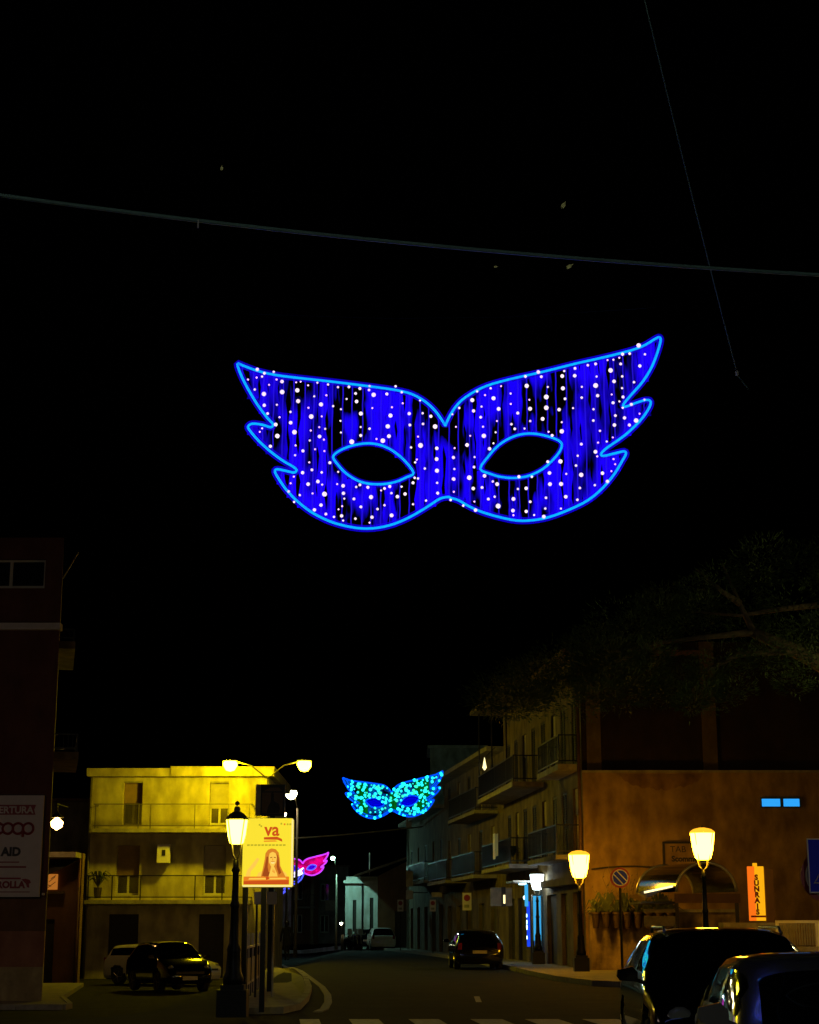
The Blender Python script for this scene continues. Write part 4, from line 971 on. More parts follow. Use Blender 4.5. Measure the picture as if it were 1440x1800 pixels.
# ------------------------------------------------------------------ cars
def hermite(xs, ys, x):
    n = len(xs)
    if x <= xs[0]: return ys[0]
    if x >= xs[-1]: return ys[-1]
    i = max(k for k in range(n - 1) if xs[k] <= x)
    h = xs[i + 1] - xs[i]; t = (x - xs[i]) / h
    def sl(k):
        if k == 0 or k == n - 1: return 0 if n < 2 else (ys[1] - ys[0]) / (xs[1] - xs[0]) if k == 0 else (ys[-1] - ys[-2]) / (xs[-1] - xs[-2])
        a = (ys[k] - ys[k - 1]) / (xs[k] - xs[k - 1]); b_ = (ys[k + 1] - ys[k]) / (xs[k + 1] - xs[k])
        return 0 if a * b_ <= 0 else 2 * a * b_ / (a + b_)
    m0, m1 = sl(i) * h, sl(i + 1) * h
    return (2 * t**3 - 3 * t**2 + 1) * ys[i] + (t**3 - 2 * t**2 + t) * m0 + (-2 * t**3 + 3 * t**2) * ys[i + 1] + (t**3 - t**2) * m1
def make_car(label, paint, L=4.2, W=1.76, H=1.45, suv=False, name='parked_car', group=None, wagon=False, rails=False, wr0=.60, wst=.44):
    t = thing(name, label, 'car', group=group)
    h2 = L / 2; k = H / 1.45; belt = .92 * k; hood = .95 * k; rk = -.12 if not wagon else .05
    # stations: x, half width, z of the top centre, z of the rail (roof edge), half width of the rail, belt z
    st = [(-h2, .70, .60 * k, .58 * k, .62, .56 * k), (-h2 + .06, .82, .86 * k, .84 * k, .72, .82 * k), (-h2 + .16, .87, belt + .04, belt + .01, .74, belt - .02),
          (-h2 + .62 + rk * .0 - (.25 if wagon else 0), .88, H - .06, H - .12, wr0, belt), (-h2 + 1.1, .88, H - .01, H - .07, wr0 + .01, belt), (-.2, .88, H, H - .06, wr0 + .01, belt),
          (.40, .88, H - .03, H - .10, wr0 - .02, belt), (1.22, .88, hood + .03, hood + .0, .72, belt - .01), (1.35, .87, hood, hood - .03, .74, belt - .04),
          (h2 - .35, .84, .84 * k, .80 * k, .70, .76 * k), (h2 - .10, .78, .70 * k, .68 * k, .64, .64 * k), (h2, .66, .54 * k, .52 * k, .56, .50 * k)]
    X_ = [s_[0] for s_ in st]; sc = W / 1.76
    f = lambda j, x: hermite(X_, [s_[j] for s_ in st], x)
    xs = []
    for a, c in zip(X_[:-1], X_[1:]):
        m = max(3, int((c - a) / .11)); xs += [a + (c - a) * i / m for i in range(m)]
    xs.append(X_[-1])
    sill = .24 if not suv else .32
    def ring_(x):
        w, zt, zr, wr, zb = f(1, x) * sc, f(2, x), f(3, x), f(4, x) * sc, f(5, x)
        ctrl = [(w * .90, sill), (w * .985, sill + .14), (w, min(zb - .05, .62 * k)), (w * .965, zb), (wr, zr), (wr * .62, zt - .012), (0, zt)]
        V = list(range(7)); pts = []
        for i in range(6):
            for q_ in range(4):
                v = i + q_ / 4; pts.append((hermite(V, [c_[0] for c_ in ctrl], v), hermite(V, [c_[1] for c_ in ctrl], v), v))
        pts.append((0, zt, 6)); return pts
    rings = [ring_(x) for x in xs]; nv = len(rings[0]); wx = (-h2 + .80, h2 - .82); wr_ = .31 * (1.1 if suv else 1)
    groups = {}
    def cls(x, v, z, side):
        if v < 3 and any((x - a)**2 + (z - wr_)**2 < (wr_ + .06)**2 for a in wx): return None
        if v > 4.02 and wst < x < 1.20: return 'windscreen'
        if v > 4.12 and -h2 + .17 < x < X_[3] - .03: return 'rear_window'
        if 3.13 < v < 3.87 and X_[3] - .1 + (4 - v) * -.1 < x:
            lim = .36 + (4 - v) * .62
            if x < -.32 and x > X_[3] + .0: return 'side_window_rear'
            if -.22 < x < lim: return 'side_window'
        return 'body'
    for side in (1, -1):
        for i in range(len(xs) - 1):
            for j in range(nv - 1):
                xc = (xs[i] + xs[i + 1]) / 2; v = (rings[i][j][2] + rings[i][j + 1][2]) / 2; zc = (rings[i][j][1] + rings[i + 1][j][1]) / 2
                c = cls(xc, v, zc, side)
                if c is None: continue
                key = c if c in ('body', 'windscreen', 'rear_window') else (c, side)
                groups.setdefault(key, []).append((i, j, side))
    def mk(key, nm, mat, inset=0):
        mb = MB(); idx = {}; fs = []
        def vid(i, j, side):
            kx = (i, j, side if rings[i][j][0] > 1e-6 else 0)
            if kx not in idx:
                idx[kx] = len(mb.v); mb.v.append((xs[i], rings[i][j][0] * side, rings[i][j][1]))
            return idx[kx]
        for i, j, sd in groups.get(key, []):
            q_ = [vid(i, j, sd), vid(i + 1, j, sd), vid(i + 1, j + 1, sd), vid(i, j + 1, sd)]
            mb.f.append(tuple(q_ if sd == 1 else q_[::-1]))
        if not mb.f: return None
        me = bpy.data.meshes.new(nm); me.from_pydata(mb.v, [], mb.f); me.materials.append(mat)
        bm = bmesh.new(); bm.from_mesh(me)
        bm.faces.ensure_lookup_table()
        if key == 'body':
            for xe in (0, len(xs) - 1):
                vv = [idx[(xe, j, 1)] for j in range(nv - 1)] + [idx[(xe, nv - 1, 0)]] + [idx[(xe, j, -1)] for j in reversed(range(nv - 1))]
                bm.verts.ensure_lookup_table()
                try: bm.faces.new([bm.verts[a] for a in (vv if xe == 0 else vv[::-1])])
                except Exception: pass
        bmesh.ops.recalc_face_normals(bm, faces=bm.faces) if key == 'body' else None
        bm.to_mesh(me); bm.free()
        for p_ in me.polygons: p_.use_smooth = True
        return link(nm, me, t)
    mk('body', 'body', paint)
    mk('windscreen', 'windscreen', M['carglass']); mk('rear_window', 'rear_window', M['carglass'])
    for sd in (1, -1): mk(('side_window', sd), 'side_window', M['carglass']); mk(('side_window_rear', sd), 'side_window', M['carglass'])
    MB().box(-h2 + .15, -W * .42, sill - .04, h2 - .15, W * .42, sill + .3).build('underbody', M['rubber'], t)
    hw = W / 2
    wh = MB().lathe([(wr_ - .09, -.11), (wr_ - .02, -.11), (wr_, -.08), (wr_, .08), (wr_ - .02, .11), (wr_ - .09, .11)], 22, axis='y').mesh('wheel', M['rubber'], True)
    rm = MB(); rm.lathe([(.02, -.09), (.06, -.1), (.07, -.08)], 10, axis='y'); rm.lathe([(wr_ - .12, -.06), (wr_ - .09, -.115), (wr_ - .085, -.06)], 22, axis='y')
    for q_ in range(5):
        a = q_ * 2 * math.pi / 5; rm.tube([(0, -.09, 0), ((wr_ - .1) * math.cos(a), -.09, (wr_ - .1) * math.sin(a))], .028, 4)
    rm = rm.mesh('rim', M['alloy'])
    for a in wx:
        for sd in (1, -1):
            o = link('wheel', wh, t, (a, sd * (hw - .13), wr_)); r_ = link('rim', rm, o)
            if sd == 1: r_.rotation_euler = (0, 0, math.pi)
    for sd in (1, -1):
        MB().lathe([(.001, .06), (.09, .05), (.13, 0), (.12, -.04), (.001, -.05)], 12, (h2 - .17, sd * hw * .70, .66 * k), 'x').build('headlight', M['lens'], t, True)
        MB().box(-h2 + .02, sd * hw * .80 - .07, .72 * k, -h2 + .14, sd * hw * .80 + .07, .96 * k).build('tail_light', M['redlens'], t)
        mr = MB().prism([(sd * (hw + .01), belt + .04), (sd * (hw + .18), belt + .05), (sd * (hw + .21), belt + .09), (sd * (hw + .20), belt + .15), (sd * (hw + .06), belt + .18), (sd * (hw + .01), belt + .13)], 0, 1); mr.v = [(1.0 - .10 * v[1] + (.03 if v[1] else 0), v[0], v[2]) for v in mr.v]; mr.tube([(.96, sd * (hw - .08), belt + .02), (.96, sd * (hw + .06), belt + .07)], .02, 5)
        mr.build('wing_mirror', paint, t)
        if rails: MB().tube([(-1.3, sd * .56 * sc, H - .05), (-1.2, sd * .56 * sc, H + .0), (.1, sd * .56 * sc, H + .0), (.25, sd * .56 * sc, H - .06)], .016, 6).build('roof_rail', M['alloy'], t, True)
    MB().box(h2 - .02, -.26, .36 * k, h2 + .012, .26, .47 * k).build('number_plate', M['plate'], t)
    MB().box(-h2 - .012, -.26, .58 * k, -h2 + .03, .26, .69 * k).build('number_plate', M['plate'], t)
    MB().box(h2 - .09, -.5, .53 * k, h2 + .004, .5, .60 * k).build('grille', M['signdark'], t)
    for sd in (0.1, .62): MB().tube([(1.16, sd - .3, hood + .055), (.98, sd + .16, hood + .17)], .008, 4).build('wiper', M['rubber'], t)
    return t
def place(t, x, y, heading_deg, z=None):
    t.location = (x, y, G(x, y) if z is None else z); t.rotation_euler = (0, 0, R(heading_deg)); return t
# nearest silver car and black car, both facing the photographer
place(make_car('silver hatchback nearest the viewpoint with blue light on its windscreen', M['silverpaint'], 4.1, 1.90, 1.335, wr0=.68, wst=.58), 3.08, 12.35, -90 - 4)
place(make_car('black estate car parked just behind the silver one', M['blackpaint'], 4.5, 1.82, 1.50, suv=True, rails=True, wagon=True), 3.16, 17.9, -90 - 3)
place(make_car('small dark hatchback seen from behind at the kerb', M['blackpaint'], 4.0, 1.80, 1.42), 2.45, 66, 93)
place(make_car('black off-road car in the dip in front of the cream house', M['blackpaint'], 4.1, 1.80, 1.66, suv=True), X(297, 60), 60.5, -62, -.62)
place(make_car('pale silver estate car behind the black one by the cream house', M['whitepaint'], 4.6, 1.78, 1.52, wagon=True), X(286, 67), 67.5, -32, -.64)
place(make_car('pale hatchback seen from behind near the white chapel', M['whitepaint'], 4.0, 1.72, 1.48), X(670, 121), 119, 97)
place(make_car('dark car parked ahead of the pale hatchback', M['blackpaint'], 4.0, 1.72, 1.42), X(632, 121) + .3, 121.5, 97)
# scooters
def scooter(label):
    t = thing('scooter', label, 'scooter', group='scooters by the chapel')
    w_ = MB().lathe([(.15, -.05), (.23, -.05), (.23, .05), (.15, .05)], 16, axis='y').mesh('wheel', M['rubber'], True)
    for x in (-.6, .6): link('wheel', w_, t, (x, 0, .23))
    MB().prism([(-.85, .42), (-.5, .38), (-.1, .22), (.3, .24), (.42, .3), (.5, .85), (.42, .95), (.32, .4), (0, .32), (-.1, .7), (-.8, .75)], -.16, .16).build('body', M['blackpaint'], t)
    MB().box(-.78, -.14, .755, -.08, .14, .84).build('seat', M['rubber'], t)
    MB().tube([(.6, 0, .3), (.42, 0, 1.0)], .03, 6).tube([(.40, -.33, 1.03), (.42, 0, 1.0), (.40, .33, 1.03)], .02, 6).build('handlebar', M['steel'], t)
    MB().lathe([(.001, .06), (.08, .03), (.08, -.04), (.001, -.04)], 10, (.5, 0, .9), 'x').build('headlight', M['lens'], t)
    MB().add([(.44, -.18, 1.0), (.44, .18, 1.0), (.34, .14, 1.4), (.34, -.14, 1.4)], [(0, 1, 2, 3)]).build('windshield', M['lens'], t)
    return t
sc = scooter('dark scooter closest to the white chapel wall'); sc.location = (X(612, 118), 118, 0); sc.rotation_euler = (0, 0, R(-70))
for px, lb, a in ((622, 'dark scooter in the middle of the three by the chapel', -60), (632, 'dark scooter nearest the parked cars by the chapel', -75)):
    copy_tree(sc, (X(px, 117), 117, 0), R(a), lb)

# ------------------------------------------------------------------ pedestrian
def person(loc, rz):
    t = thing('person', 'person in a long dark coat walking away along the pavement edge', 'person', loc, rz)
    V = [(0, 0, .98), (0, 0, 1.2), (0, 0, 1.42), (0, 0, 1.52), (0, 0, 1.60), (0, 0, 1.70),
         (.10, 0, .92), (.11, .10, .50), (.10, .0, .08), (.10, .16, .04), (-.10, 0, .92), (-.10, -.10, .50), (-.10, -.24, .12), (-.10, -.10, .03),
         (.19, 0, 1.42), (.25, -.06, 1.15), (.24, .06, .90), (.24, .1, .82), (-.19, 0, 1.42), (-.25, .04, 1.15), (-.24, .16, .92), (-.24, .2, .84)]
    Ed = [(0, 1), (1, 2), (2, 3), (3, 4), (4, 5), (0, 6), (6, 7), (7, 8), (8, 9), (0, 10), (10, 11), (11, 12), (12, 13), (2, 14), (14, 15), (15, 16), (16, 17), (2, 18), (18, 19), (19, 20), (20, 21)]
    rad = [.17, .15, .16, .06, .085, .09, .10, .065, .045, .035, .10, .065, .045, .035, .075, .05, .038, .03, .075, .05, .038, .03]
    me = bpy.data.meshes.new('figure'); me.from_pydata(V, Ed, []); o = bpy.data.objects.new('figure', me); col.objects.link(o)
    md = o.modifiers.new('s', 'SKIN'); sv = me.skin_vertices[0].data
    for i, r in enumerate(rad): sv[i].radius = (r, r * (.72 if i < 3 else 1)); sv[i].use_root = (i == 0)
    o.modifiers.new('u', 'SUBSURF').levels = 1
    bpy.context.view_layer.update()
    m2 = bpy.data.meshes.new_from_object(o.evaluated_get(bpy.context.evaluated_depsgraph_get())); bpy.data.objects.remove(o)
    m2.materials.clear(); m2.materials.append(M['cloth'])
    link('body', m2, t)
    MB().lathe([(.19, .62), (.2, .75), (.19, .98), (.17, 1.2), (.2, 1.4), (.1, 1.5)], 14, sx=.72).build('coat', M['cloth'], t, True)
    MB().lathe([(.03, 1.55), (.095, 1.6), (.105, 1.68), (.09, 1.76), (.02, 1.80)], 12, (0, -.01, 0)).build('hair', M['signdark'], t, True)
person((X(505, 82, 1684), 81.5, 0), R(20))

# ------------------------------------------------------------------ illuminated masks
def zl(x, y): return (380 + x / 3.4286, 560 + y / 3.4286)
def zr(x, y): return (780 + x / 3.4286, 560 + y / 3.4286)
OUT = [zl(*p) for p in [(128,273),(160,282),(250,315),(360,340),(500,358),(700,380),(900,405),(1080,430),(1180,455),(1260,500),(1320,555),(1360,610),(1380,642)]] + \
      [zr(*p) for p in [(12,640),(40,580),(90,510),(160,455),(260,405),(400,365),(600,320),(800,270),(1000,225),(1180,175),(1275,122),(1300,112),(1308,132),(1290,200),(1255,290),(1200,380),(1130,460),(1085,515),(1092,532),(1160,508),(1220,490),(1248,500),(1235,545),(1180,620),(1090,705),(990,775),(950,812),(962,828),(1040,810),(1090,800),(1098,818),(1075,860),(1030,935),(960,1020),(870,1095),(760,1150),(640,1195),(540,1215),(440,1217),(330,1195),(230,1165),(150,1130),(90,1095),(40,1080)]] + \
      [zl(*p) for p in [(1400,1075),(1350,1085),(1280,1130),(1180,1190),(1080,1235),(980,1260),(880,1265),(780,1250),(680,1220),(580,1170),(500,1110),(430,1040),(380,970),(354,922),(370,908),(430,920),(470,928),(485,912),(460,890),(400,855),(320,795),(250,730),(200,670),(193,648),(220,633),(280,640),(330,655),(342,635),(310,600),(250,520),(190,420),(150,340)]]
EYL = [zl(*p) for p in [(705,835),(730,805),(790,775),(860,757),(930,752),(1000,765),(1070,800),(1140,860),(1190,930),(1150,955),(1080,985),(1000,998),(920,995),(850,975),(780,930),(730,875)]]
EYR = [zr(*p) for p in [(220,905),(270,830),(330,765),(400,720),(470,697),(540,693),(610,705),(680,728),(712,755),(700,800),(660,850),(600,905),(520,945),(440,960),(350,955),(280,935)]]
BUL = [249,310,14,292,333,12,348,325,10,245,358,7,278,353,9,193,370,7,365,370,7,398,383,14,320,402,6,483,387,6,510,383,5,555,405,7,611,390,8,675,401,9,735,417,9,234,431,9,289,458,17,399,446,18,490,436,17,801,415,11,867,425,12,925,410,9,922,434,10,1082,412,10,1119,447,10,841,455,11,950,463,17,1029,458,12,592,472,8,665,465,7,787,488,8,847,503,14,495,501,16,633,521,16,706,531,9,1125,513,7,1229,497,8,291,526,13,367,523,8,557,540,7,753,550,8,942,542,6,1060,537,7,449,566,9,311,576,11,383,597,7,574,594,18,637,592,6,873,576,16,1051,588,16,1164,576,13,1245,574,9,1294,592,13,360,642,15,450,631,14,750,620,8,1035,653,17,1168,645,11,1247,638,10,1320,654,18,278,664,6,264,685,6,473,688,18,370,711,18,571,677,7,622,657,6,658,668,8,872,657,8,925,667,10,753,690,8,872,708,12,624,714,14,1042,712,15,1217,714,7,565,738,8,650,732,7,967,728,7,1005,739,18,818,746,19,1232,768,19,1175,780,9,328,773,13,480,768,8,597,790,6,524,801,12,653,801,6,1330,785,14,477,827,8,1210,852,7,1200,870,9,1329,850,15,562,869,7,686,872,12,522,932,13,578,915,11,637,930,10,736,927,8,1258,907,9,1331,920,16,469,955,6,450,995,6,614,985,14,555,1001,14,640,1004,8,730,1000,6,766,1011,14,845,1018,9,867,1005,11,915,1020,12,1015,1027,11,1047,1015,12,995,1038,6,1118,1016,9,1187,993,12,1197,963,10,1217,967,9,1332,993,9,654,1061,19,768,1056,13,582,1056,6,505,1067,9,773,1088,8,831,1090,11,934,1079,16,1057,1055,9,1093,1076,14,1139,1060,13,1335,1055,12,1265,1100,9,633,1127,13,593,1156,13,760,1133,7,738,1152,6,873,1138,11,1015,1128,9,973,1151,10,1187,1122,9,662,1181,11,711,1198,9,757,1192,13,840,1209,10,766,1220,8,940,1200,13,1058,1189,15,925,1232,6,438,1045,11,471,1108,9,1430,840,12,1430,970,13,1436,910,8]
BUR = [1174,166,18,1077,218,13,1120,215,11,1212,219,9,1058,239,7,1022,252,8,987,253,6,1066,277,11,915,277,11,868,285,10,1181,289,13,791,304,11,726,320,9,1005,316,18,570,326,15,492,352,12,588,354,11,714,350,15,789,348,14,921,353,8,1075,352,10,1026,382,14,915,407,19,1146,387,10,346,410,5,283,424,9,500,409,17,627,416,8,832,415,8,718,424,16,1074,423,9,201,442,10,249,464,7,403,455,8,300,484,16,172,495,16,516,492,7,618,476,19,731,487,11,831,480,10,927,468,13,1012,460,6,1080,476,12,1209,492,9,404,517,7,1020,511,12,1058,503,8,1130,521,13,1078,541,9,228,534,8,94,542,10,331,548,15,180,560,13,446,573,12,520,547,16,618,541,18,695,552,14,779,543,8,902,550,9,52,580,8,223,598,11,1034,588,11,1089,602,13,1180,576,6,321,620,6,521,621,9,596,608,15,711,628,8,901,618,10,1159,618,18,1118,645,12,408,640,10,428,668,11,74,655,6,237,655,8,487,666,8,632,685,7,711,683,17,941,680,9,1028,645,14,313,689,8,242,710,17,653,708,12,160,709,5,1019,719,6,930,750,7,982,744,8,829,760,11,300,755,8,276,788,14,141,765,15,66,783,7,914,806,15,807,830,9,925,833,7,186,838,8,59,841,12,703,864,17,627,866,12,1023,849,7,797,889,10,1033,880,6,183,898,11,64,909,7,637,934,14,738,939,8,828,945,17,956,935,14,1010,922,5,154,962,18,246,951,14,453,956,13,531,956,10,61,971,13,296,985,9,322,1001,15,640,1001,15,707,1000,16,986,985,14,178,1027,14,231,1021,11,447,1030,9,497,1026,14,820,1024,10,910,1007,9,61,1046,7,307,1077,9,269,1091,11,735,1077,14,616,1083,10,420,1090,15,42,1096,10,521,1107,11,805,1095,10,185,1105,6,328,1133,19,612,1148,9,706,1148,8,118,1130,10,192,1157,14,417,1160,14,497,1165,13,420,1187,7,545,1187,8,603,1197,15]
bulbs = [(*zl(BUL[i], BUL[i + 1]), BUL[i + 2]) for i in range(0, len(BUL), 3)] + [(*zr(BUR[i], BUR[i + 1]), BUR[i + 2]) for i in range(0, len(BUR), 3)]
MD = 16.0; MC = at(788, 770, MD)
def loc2(p): q_ = at(p[0], p[1], MD) - MC; return (q_.x, q_.z)
def smooth_poly(P, k=3):
    """rounded closed curve through the traced points"""
    n = len(P); out = []
    for i in range(n):
        p0, p1, p2, p3 = [Vector(P[(i + j - 1) % n]) for j in range(4)]
        for q_ in range(k):
            t = q_ / k; a = .5
            out.append(tuple(.5 * ((2 * p1) + (-p0 + p2) * t + (2 * p0 - 5 * p1 + 4 * p2 - p3) * t * t + (-p0 + 3 * p1 - 3 * p2 + p3) * t**3)))
    return out
mo, mel, mer = [[loc2(p) for p in P] for P in (OUT, EYL, EYR)]
so, sel, ser = smooth_poly(mo), smooth_poly(mel), smooth_poly(mer)
def crossings(poly, x):
    z = []
    n = len(poly)
    for i in range(n):
        a, c = poly[i], poly[(i + 1) % n]
        if (a[0] <= x) != (c[0] <= x): z.append(a[1] + (c[1] - a[1]) * (x - a[0]) / (c[0] - a[0]))
    return sorted(z)
def inside(poly, x, z):
    c = 0; n = len(poly)
    for i in range(n):
        a, d = poly[i], poly[(i + 1) % n]
        if (a[1] <= z) != (d[1] <= z) and x < a[0] + (d[0] - a[0]) * (z - a[1]) / (d[1] - a[1]): c ^= 1
    return c
def segs(x):
    Zs = sorted(crossings(so, x) + crossings(sel, x) + crossings(ser, x)); out = []
    for a, c in zip(Zs[:-1], Zs[1:]):
        m = (a + c) / 2
        if inside(so, x, m) and not inside(sel, x, m) and not inside(ser, x, m) and c - a > .04: out.append((a, c))
    return out
def rope(t, poly, m_core, rc, m_halo=None, rs=0, name='rope_light', dy=0):
    MB().tube([(x, dy, z) for x, z in poly], rc, 8, closed=True).build(name, m_core, t, True)
    if m_halo: MB().tube([(x, dy, z) for x, z in poly], rs, 10, closed=True).build(name + '_sleeve', m_halo, t, True)
bme = MB(); bm = bmesh.new(); bmesh.ops.create_icosphere(bm, subdivisions=2, radius=1.0); bulb_me = bpy.data.meshes.new('bulb'); bm.to_mesh(bulb_me); bm.free()
def bulb_mesh(m):
    me = bulb_me.copy(); me.materials.append(m)
    for p in me.polygons: p.use_smooth = True
    return me
mk1 = thing('illuminated_mask', 'large blue glowing carnival mask of rope light and white bulbs hung over the street', 'light decoration', MC, group='carnival mask lights over the street')
rope(mk1, so, E['rope'], .0115, E['halo'], .034); rope(mk1, sel, E['rope'], .011, E['halo'], .028, 'eye_rope_light'); rope(mk1, ser, E['rope'], .011, E['halo'], .028, 'eye_rope_light')
MB().tube([(x, .05, z) for x, z in so], .012, 6, closed=True).build('metal_frame', M['iron'], mk1, True)
x = so[0][0]; xmin = min(p[0] for p in so); xmax = max(p[0] for p in so); x = xmin + .05; k = 0
random.seed(11)
while x < xmax - .03:
    sg_ = segs(x); wd = random.uniform(.038, .060)
    if sg_:
        mb = MB(); yj = random.uniform(.03, .06)
        for a, c in sg_:
            # the net hangs in drop strands with small gaps
            z = c
            nz = max(2, int((c - a) / .12)); prev = None
            Ls, Rs = [], []
            for i in range(nz + 1):
                zz_ = c + (a - c) * i / nz; ww = wd * (1 + .25 * math.sin(zz_ * 17 + k)); jx = .008 * math.sin(zz_ * 9 + k * 2)
                Ls.append((x + jx - ww, yj + .01, zz_)); Rs.append((x + jx + ww, yj - .01, zz_))
            n_ = len(Ls); mb.add(Ls + Rs, [(i, i + 1, n_ + i + 1, n_ + i) for i in range(n_ - 1)])
        near_eye = abs(x) > 1.3
        mb.build('light_strand', E['fill2'] if near_eye or random.random() < .12 else E['fill'], mk1)
        cb = MB()
        for a, c in sg_: cb.tube([(x + .003 * math.sin(j * 2.1), .02, c + (a - c) * j / 6) for j in range(7)], .0065, 5)
        cb.build('light_cord', E['cord'], mk1)
    x += .098 * random.uniform(.85, 1.15); k += 1
# cross wires of the steel grid
for zc in (-.35, .12, .5):
    pass
bA, bB = bulb_mesh(E['bulb']), bulb_mesh(E['bulbdim'])
for (px, py, s_) in sorted(bulbs, key=lambda b_: -b_[2])[:300]:
    a, c = loc2((px, py)); r = s_ * .00138
    if s_ < 8: link('bulb', bB, mk1, (a, -.015, c), scale=max(r, .009))
    else: link('bulb', bA, mk1, (a, -.02, c), scale=r * .92)
# cyan mask further up the street
mc2 = at(690, 1400, 67); mk2 = thing('illuminated_mask', 'cyan and green glowing carnival mask further up the street', 'light decoration', mc2, group='carnival mask lights over the street')
rope(mk2, so, E['cy_rope'], .035); rope(mk2, sel, E['cy_rope'], .03, name='eye_rope_light'); rope(mk2, ser, E['cy_rope'], .03, name='eye_rope_light')
rope(mk2, [(x * .93, z * .93 + .02) for x, z in so], E['cy_rope'], .02, name='inner_rope_light')
for P in (sel, ser): MB().add([(x, .04, z) for x, z in P], [tuple(range(len(P)))]).build('eye_net', E['cy_blue'], mk2)
x = xmin + .08
while x < xmax - .05:
    sg_ = segs(x)
    if sg_:
        mb = MB()
        for a, c in sg_: mb.add([(x - .07, .06, a), (x + .07, .06, a), (x + .07, .06, c), (x - .07, .06, c)], [(0, 1, 2, 3)])
        mb.build('light_strand', E['cy_green'] if (abs(abs(x) - 1.25) < .25 or abs(x) < .12) else E['cy_fill'], mk2)
    x += .15
cA, cB = bulb_mesh(E['cy_bulb']), bulb_mesh(E['cy_bulb2'])
cnt = 0
while cnt < 250:
    x = random.uniform(xmin, xmax); z = random.uniform(-1.0, 1.0)
    if inside(so, x, z) and not inside(sel, x * .97, z * .97) and not inside(ser, x * .97, z * .97):
        link('bulb', cA if random.random() < .78 else cB, mk2, (x, -.03, z), scale=random.uniform(.028, .075)); cnt += 1
mk2.scale = (.93, .93, .93)
# pink mask and the figure under it, far off
mc3 = at(533, 1521, 136); mk3 = thing('illuminated_mask', 'pink glowing carnival mask far off, half hidden by the lit board', 'light decoration', mc3, group='carnival mask lights over the street')
mk3.scale = (.93, .93, .93)
rope(mk3, so, E['pk_rope'], .06); rope(mk3, sel, E['bl_rope'], .05, name='eye_rope_light'); rope(mk3, ser, E['bl_rope'], .05, name='eye_rope_light')
for P in (sel, ser): MB().add([(x, .04, z) for x, z in P], [tuple(range(len(P)))]).build('eye_net', E['pk_blue'], mk3)
mb = MB(); x = xmin + .05
while x < xmax:
    for a, c in segs(x): mb.add([(x - .052, .06, a), (x + .052, .06, a), (x + .052, .06, c), (x - .052, .06, c)], [(0, 1, 2, 3)])
    x += .1
mb.build('light_net', E['pk_fill'], mk3)
sm = thing('smile_decoration', 'blue and white glowing smile with ribbon curls hanging beneath the pink mask', 'light decoration', at(522, 1544, 132))
s = 132 / F * 1.03
def pl_(pts, dy=0): return [((a - 522) * s, dy, -(c - 1544) * s) for a, c in pts]
MB().tube(pl_([(508, 1534), (518, 1535), (527, 1531), (533, 1527)]), .07, 6).tube(pl_([(509, 1541), (518, 1541), (527, 1538), (532, 1535)]), .08, 6).tube(pl_([(510, 1538), (514, 1537), (522, 1537), (530, 1532)]), .06, 6).build('teeth_rope_light', E['wh_rope'], sm, True)
MB().tube(pl_([(533, 1528), (533, 1538), (529, 1546), (522, 1552), (512, 1555)]), .06, 6).tube(pl_([(527, 1541), (522, 1548), (512, 1551)]), .05, 6).build('chin_rope_light', E['bl_rope'], sm, True)
MB().tube(pl_([(510, 1561), (503, 1560), (496, 1563), (491, 1570), (489, 1579), (495, 1574), (500, 1568), (506, 1564)]), .05, 6).tube(pl_([(503, 1562), (496, 1572), (492, 1577)]), .04, 6).build('ribbon_rope_light', E['bl_rope'], sm, True)

# ------------------------------------------------------------------ cables
def cable(name, label, pts, r, m, cat='cable'):
    o = MB().tube(pts, r, 6).build(name, m, None, True); return tag(o, label, cat)
cp = []
for i in range(25):
    px = -260 + i * (1960 / 24); t_ = (px + 0) / 1440; py = 343 + 140 * t_ + 95 * t_ * (1 - t_) * .62; cp.append(at(px, py, 13 + 1.5 * t_))
cable('overhead_cable', 'thick grey green overhead cable sagging across the sky above the blue mask', cp, .017, M['cable'])
cd = thing('cable_stub', 'short pale peg hanging from the thick overhead cable', 'peg', at(348.5, 390, 13.35)); MB().tube([(0, 0, .02), (0, 0, -.055)], .007, 6).build('peg', M['signwhite'], cd)
w1, w2 = at(1131, -10, 13.2), at(1296, 656, 15.8)
cable('stay_wire', 'thin steep steel stay wire dropping toward a small hook', [w1 + (w2 - w1) * (i / 12) + Vector((0, 0, -.05 * math.sin(math.pi * i / 12))) for i in range(13)], .0055, M['cable'])
hk = thing('wire_hook', 'small pale hook at the lower end of the steep stay wire', 'hook', w2); MB().lathe([(.004, -.03), (.018, -.015), (.018, .015), (.004, .03)], 8).build('turnbuckle', M['signwhite'], hk); MB().tube([(0, 0, -.02), (at(1316, 684, 15.9) - w2)], .004, 5).build('tail', M['cable'], hk)
cable('span_cable', 'pale cable strung across the far street under the cyan mask', [at(400 + i * 34.5, 1479 - i * 2.6 + (4 * math.sin(math.pi * i / 10)), 88 + i * 2) for i in range(11)], .045, M['white'])
# thin dark wire the big mask hangs from
top = [MC + Vector((xx_, .05, zz_)) for xx_, zz_ in ((-1.98, .72), (-.55, .45), (.62, .5), (1.98, .98))]
hp = [(-9, 17, MC.z + 2.3)] + [(p.x, 16.05, MC.z + 1.25 + .02 * p.x * p.x) for p in top] + [(9.5, 17, MC.z + 2.6)]
o = thing('hanging_wires', 'hair thin black wires holding up the big blue mask', 'wires', (0, 16.05, 0))
MB().tube([(a, c - 16.05, d_) for a, c, d_ in hp], .0025, 4).build('span_wire', M['iron'], o)
for p, q_ in zip(top, hp[1:5]): MB().tube([(p.x, .0, p.z), (q_[0], 0, q_[2])], .002, 4).build('drop_wire', M['iron'], o)

